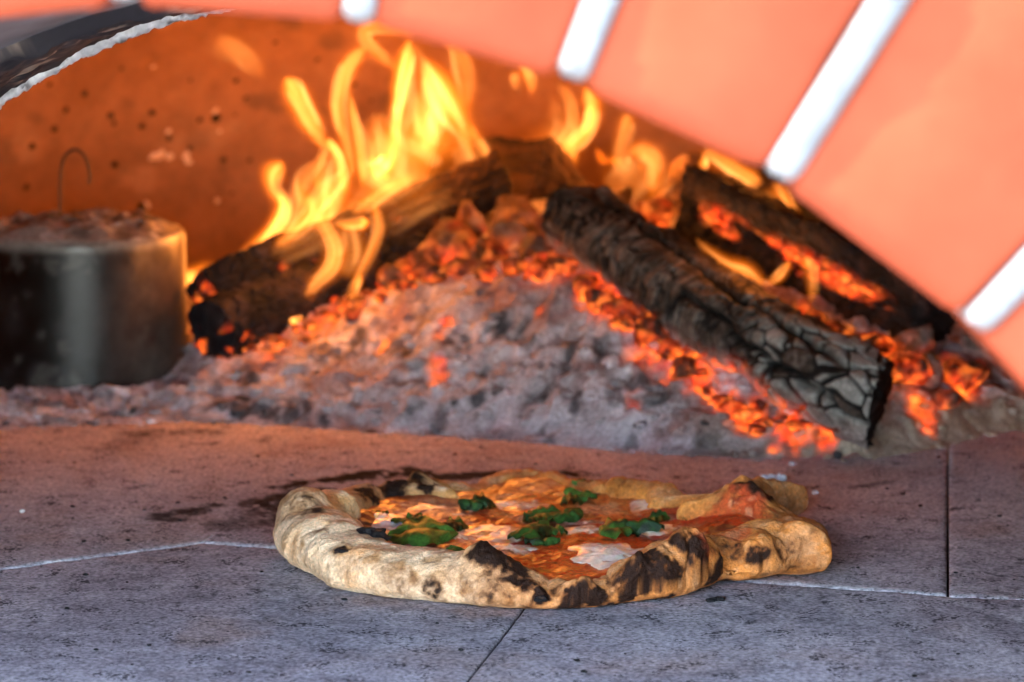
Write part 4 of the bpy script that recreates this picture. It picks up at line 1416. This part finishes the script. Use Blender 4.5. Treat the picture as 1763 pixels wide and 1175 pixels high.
def flame(parent, pts, y, bright, depth=.7, seed=0):
    """tongue of burning gas: a tapering flattened tube; pts = photo x, y, half width; bright = radiance through its middle"""
    p = catmull(pts, 70)
    n_, m_ = len(p), 22
    tt = np.linspace(0, 1, n_)
    yy = y + .012 * np.sin(tt * 5 + seed) * tt
    C_ = np.array([at_y(a_, b_, c_) for a_, b_, c_ in zip(p[:, 0], p[:, 1], yy)])
    taper = sst(-.03, .16, tt) * sst(1.03, .78, tt) ** .6
    hw = np.maximum(p[:, 2] * taper, .4) * (yy - CAM[1]) / FPX
    T_ = np.gradient(C_, axis=0)
    T_ /= np.linalg.norm(T_, axis=1, keepdims=True)
    S_ = np.cross(T_, (0, 1.0, 0))
    S_ /= np.linalg.norm(S_, axis=1, keepdims=True)
    D_ = np.cross(S_, T_)
    ph_ = np.linspace(0, 2 * np.pi, m_, endpoint=False)
    V_ = C_[:, None] + hw[:, None, None] * (np.cos(ph_)[None, :, None] * S_[:, None] + depth * np.sin(ph_)[None, :, None] * D_[:, None])
    V_ = V_ + (np.median(hw) * .42 * fbm(V_ * np.array([1, 0, .6]), 60, seed, 3))[..., None] * np.array([1, 0, .3])
    F_ = [grid_faces(n_, m_, cv=True), np.array([list(range(m_))]), np.array([list(range((n_ - 1) * m_, n_ * m_))[::-1]])]
    o0 = np.array(parent.location)
    mid = np.sort(hw)[int(.7 * n_)]
    e = bright * K / (2 * depth * mid)
    outer = None
    for q, frac, cut in ((1.5, .14, 0), (1.0, .30, 2), (.72, .42, 5), (.42, .65, 8)):        # denser gas inside
        Vq = (C_[:, None] + (V_ - C_[:, None]) * q)[cut:70 - cut]
        nq = len(Vq)
        Fq = [grid_faces(nq, m_, cv=True), np.array([list(range(m_))]), np.array([list(range((nq - 1) * m_, nq * m_))[::-1]])]
        nm = 'flame_core' if outer else 'flame_tongue'
        o = link(nm, mesh_from(nm, Vq.reshape(-1, 3) - o0, Fq), flame_mat(e * frac, 0 if q > .9 else 1 if q > .5 else 2), outer or parent)
        outer = outer or o
    rs = np.random.default_rng(seed + 5)
    for q in range(4 if depth < .55 else 3):        # thin bright sheets seen edge on inside the tongue
        side = rs.choice([-1, 1]) * (rs.uniform(.6, .88) if q < 2 else rs.uniform(0, .5))
        a_, b_ = int(rs.uniform(4, 22)), int(rs.uniform(46, 66))
        wv = side * (1 + .25 * np.sin(tt * rs.uniform(4, 9) + rs.uniform(0, 6)))
        Cs = (C_ + (hw * wv)[:, None] * S_ + (hw * depth * rs.uniform(-.4, .4))[:, None] * D_)[a_:b_]
        ws = (np.minimum(hw * rs.uniform(.16, .28), .006) * np.sin(np.linspace(0.08, np.pi - .05, 70)[:] ** 1))[a_:b_] + 2e-4
        Vs, Fs_ = tube(Cs, ws, 10)
        link('flame_core', mesh_from('flame_core', Vs - o0, Fs_), flame_mat(bright * rs.uniform(.35, .7) * K / (2 * np.median(ws)), 2), outer)


def fire(label, px, py, y, tongues, light=None):
    o = thing('fire', label, 'fire', at_y(px, py, y), 'flames burning over the logs')
    for k, (pts, dy, br, dep) in enumerate(tongues):
        flame(o, pts, y + dy, br, dep, seed=int(px) + k * 7)
    if light:
        for (lx, ly, ldy, power, rad) in light:
            ld = bpy.data.lights.new('firelight', 'POINT')
            ld.energy = power * K * FIRE
            ld.color = (1.0, 0.30, 0.045)
            ld.shadow_soft_size = rad
            lo = bpy.data.objects.new('firelight', ld)
            COL.objects.link(lo)
            lo.parent = o
            lo.location = at_y(lx, ly, y + ldy) - np.array(o.location)


fire('tall yellow flames rising from the burning left log up to the arch', 650, 330, .66, [
    # central bright stream with its hooked top
    ([(655, 300, 16), (675, 270, 12), (680, 220, 11), (688, 160, 15), (696, 120, 17), (703, 85, 12), (708, 60, 6)], 0, 3.2, .8),
    ([(690, 130, 10), (660, 100, 14), (632, 75, 16), (628, 52, 14), (660, 44, 14), (700, 52, 12), (712, 66, 5)], .0, .95, .8),
    # left loop
    ([(610, 320, 8), (598, 260, 10), (585, 210, 12), (583, 170, 13), (596, 120, 15), (618, 92, 12), (632, 84, 4)], .0, 1.7, .8),
    ([(625, 330, 8), (622, 280, 9), (615, 230, 9), (606, 190, 8), (600, 150, 4)], .01, 1.6, .8),
    # right big sheet
    ([(720, 300, 40), (730, 240, 62), (745, 190, 56), (740, 140, 36), (720, 95, 16), (712, 70, 4)], .02, 1.25, .5),
    ([(815, 290, 5), (800, 230, 14), (780, 190, 26), (755, 150, 28), (738, 118, 16), (728, 96, 5)], .02, 2.0, .6),
    ([(740, 270, 12), (735, 225, 26), (728, 190, 14), (715, 150, 5)], .03, 1.3, .7),
    ([(838, 338, 5), (852, 315, 5), (850, 290, 5), (835, 262, 7), (818, 232, 8), (806, 205, 6)], .0, .9, .8),
    ([(700, 330, 60), (690, 300, 80), (670, 260, 60), (660, 220, 22)], .03, .95, .35),
    ([(640, 300, 14), (655, 288, 16), (668, 276, 10)], -.01, 2.4, .8),
    ([(640, 330, 30), (660, 280, 34), (650, 220, 26), (640, 190, 6)], .04, .8, .5),
    ([(830, 340, 24), (820, 290, 40), (800, 250, 30), (790, 210, 8)], .06, .5, .4),
    # upper right faint
    ([(800, 200, 8), (806, 150, 16), (795, 105, 20), (782, 78, 14), (765, 76, 6)], .05, .75, .6),
], [(660, 210, -.02, 11.0, .035), (600, 300, -.05, 6.0, .03), (760, 200, -.06, 7.0, .035), (700, 150, .17, 8.0, .04)])

fire('leaning flame with a bright tip left of the tall flames', 540, 300, .64, [
    ([(560, 262, 6), (552, 245, 11), (535, 215, 18), (518, 180, 20), (506, 155, 20), (497, 140, 12), (492, 134, 4)], 0, 2.4, .7),
    ([(592, 340, 7), (588, 300, 9), (582, 270, 9), (568, 250, 8), (556, 240, 4)], 0, 2.2, .8),
    ([(545, 330, 10), (550, 290, 10), (560, 260, 8), (575, 235, 4)], .01, .8, .8),
    ([(530, 360, 18), (520, 330, 14), (528, 300, 14), (545, 275, 6)], .02, .6, .7),
    ([(560, 370, 30), (565, 320, 34), (575, 280, 20), (580, 240, 6)], .03, .8, .5),
])
fire('long low flame running down the burning left log towards the canister', 470, 400, .57, [
    ([(385, 470, 3), (410, 447, 8), (440, 425, 13), (465, 402, 15), (485, 372, 16), (486, 348, 13), (470, 325, 12), (470, 300, 18), (482, 285, 16), (490, 278, 6)], 0, 2.0, .75),
    ([(430, 432, 5), (455, 415, 8), (480, 380, 9), (488, 352, 8), (476, 330, 6)], 0, 2.2, .8),
    ([(470, 420, 12), (500, 390, 22), (515, 350, 18), (510, 320, 10), (500, 300, 3)], .02, .7, .6),
    ([(480, 430, 12), (540, 395, 30), (560, 350, 30), (545, 310, 12)], .03, .9, .5),
    ([(318, 500, 8), (330, 485, 18), (350, 470, 16), (385, 462, 9), (410, 450, 3)], .03, 1.6, .8),
    ([(322, 470, 5), (325, 480, 14), (330, 500, 10)], .04, 1.3, .8),
    ([(590, 380, 20), (640, 350, 34), (700, 320, 36), (760, 300, 22)], .0, .30, .4),
    ([(415, 470, 12), (480, 435, 26), (540, 405, 30), (600, 375, 28), (660, 340, 20)], -.05, .22, .4),
    ([(520, 400, 16), (545, 370, 26), (575, 335, 26), (600, 300, 14), (610, 270, 4)], -.04, .9, .5),
    ([(470, 428, 8), (505, 400, 14), (535, 365, 12), (530, 335, 6)], -.05, 1.2, .7),
    ([(600, 370, 10), (640, 345, 14), (680, 320, 12), (720, 300, 6)], -.05, 1.1, .6),
    ([(640, 400, 16), (690, 370, 30), (740, 345, 30), (790, 320, 18)], -.05, .16, .4),
    ([(430, 440, 10), (470, 425, 14), (520, 400, 14), (600, 370, 16), (680, 335, 10)], .04, .6, .6),
], [(450, 410, -.04, 5.0, .03), (380, 440, .08, 1.6, .03)])
fire('curling flame in front of the burning left log', 560, 450, .50, [
    ([(490, 558, 10), (510, 525, 12), (540, 490, 13), (570, 460, 17), (576, 425, 16), (560, 390, 12), (545, 365, 9), (535, 345, 4)], 0, 1.25, .7),
    ([(497, 558, 4), (508, 553, 6), (520, 547, 3)], -.01, 1.3, .8),
    ([(610, 500, 8), (620, 470, 8), (640, 430, 9), (652, 395, 11), (648, 365, 9), (645, 352, 3)], 0, .9, .7),
    ([(575, 384, 4), (600, 388, 9), (625, 385, 10), (632, 378, 4)], .02, 1.5, .7),
    ([(590, 480, 22), (610, 440, 30), (605, 400, 22), (600, 380, 6)], .02, .5, .5),
    ([(419, 590, 5), (424, 565, 7), (438, 540, 8), (448, 520, 6), (444, 505, 3)], -.02, 1.1, .8),
    ([(332, 532, 3), (350, 528, 6), (370, 535, 5), (385, 540, 2)], -.02, .9, .8),
    ([(368, 522, 3), (385, 527, 6), (402, 535, 3)], -.02, .8, .8),
    ([(605, 520, 8), (612, 495, 9), (625, 470, 4)], -.01, .9, .8),
], [(560, 430, -.05, 4.0, .025)])
fire('faint detached red wisp of flame high on the dome wall', 420, 90, .72, [
    ([(372, 60, 8), (385, 72, 24), (410, 85, 26), (430, 105, 22), (445, 125, 12), (455, 140, 4)], 0, .32, .5),
])
fire('narrow bright flame behind the top of the charred log', 1010, 250, .74, [
    ([(995, 290, 6), (986, 268, 11), (985, 252, 13), (1000, 238, 14), (1016, 215, 14), (1020, 185, 15), (1012, 160, 12), (1004, 148, 4)], 0, 2.3, .75),
    ([(1005, 235, 5), (1014, 210, 7), (1014, 180, 6)], 0, 1.6, .8),
    ([(900, 240, 14), (950, 260, 18), (985, 225, 16), (988, 185, 12), (972, 155, 10), (950, 140, 3)], .03, .75, .6),
    ([(918, 165, 5), (912, 140, 10), (905, 118, 9), (895, 110, 4)], .04, 1.0, .7),
    ([(890, 120, 3), (886, 135, 8), (890, 155, 6)], .04, .5, .7),
    ([(950, 300, 26), (955, 250, 40), (960, 210, 26), (945, 160, 6)], .05, .5, .4),
], [(1000, 220, -.02, 5.0, .03)])
fire('low orange flames behind the charred log and the right split log', 1090, 280, .74, [
    ([(1060, 300, 10), (1065, 260, 13), (1075, 225, 15), (1080, 205, 12), (1085, 195, 4)], 0, .75, .6),
    ([(1120, 345, 10), (1125, 310, 16), (1128, 280, 20), (1112, 262, 18), (1090, 262, 14), (1070, 275, 5)], 0, .95, .6),
    ([(1040, 330, 24), (1080, 310, 46), (1100, 280, 44), (1090, 240, 18)], .03, .45, .4),
    ([(1120, 360, 30), (1150, 330, 30), (1170, 300, 24), (1190, 280, 6)], .03, .35, .4),
], [(1100, 270, 0, 4.0, .03)])
fire('flame at the top of the right split log under the bricks', 1260, 290, .62, [
    ([(1206, 255, 4), (1220, 262, 12), (1240, 275, 16), (1265, 290, 19), (1290, 305, 18), (1305, 310, 12), (1310, 300, 4)], 0, 1.3, .7),
    ([(1210, 262, 4), (1212, 280, 8), (1208, 300, 4)], 0, .9, .7),
    ([(1330, 310, 8), (1345, 330, 15), (1358, 355, 13), (1372, 380, 9), (1384, 400, 3)], -.05, .85, .7),
    ([(1310, 330, 10), (1340, 350, 20), (1355, 385, 14)], -.03, .4, .6),
], [(1300, 300, -.02, 4.0, .03)])
fire('small flames licking the glowing face of the right split log', 1280, 450, .44, [
    ([(1195, 405, 4), (1220, 432, 9), (1255, 455, 13), (1285, 465, 16), (1310, 485, 10), (1330, 492, 4)], 0, .95, .7),
    ([(1320, 490, 6), (1340, 478, 9), (1352, 462, 8), (1358, 450, 3)], 0, .8, .7),
    ([(1395, 530, 5), (1398, 500, 10), (1396, 470, 11), (1390, 450, 8), (1386, 440, 3)], -.02, .6, .7),
    ([(1400, 550, 5), (1430, 562, 8), (1455, 568, 9), (1475, 565, 4)], -.03, .9, .7),
], [(1290, 440, -.08, 1.6, .02)])
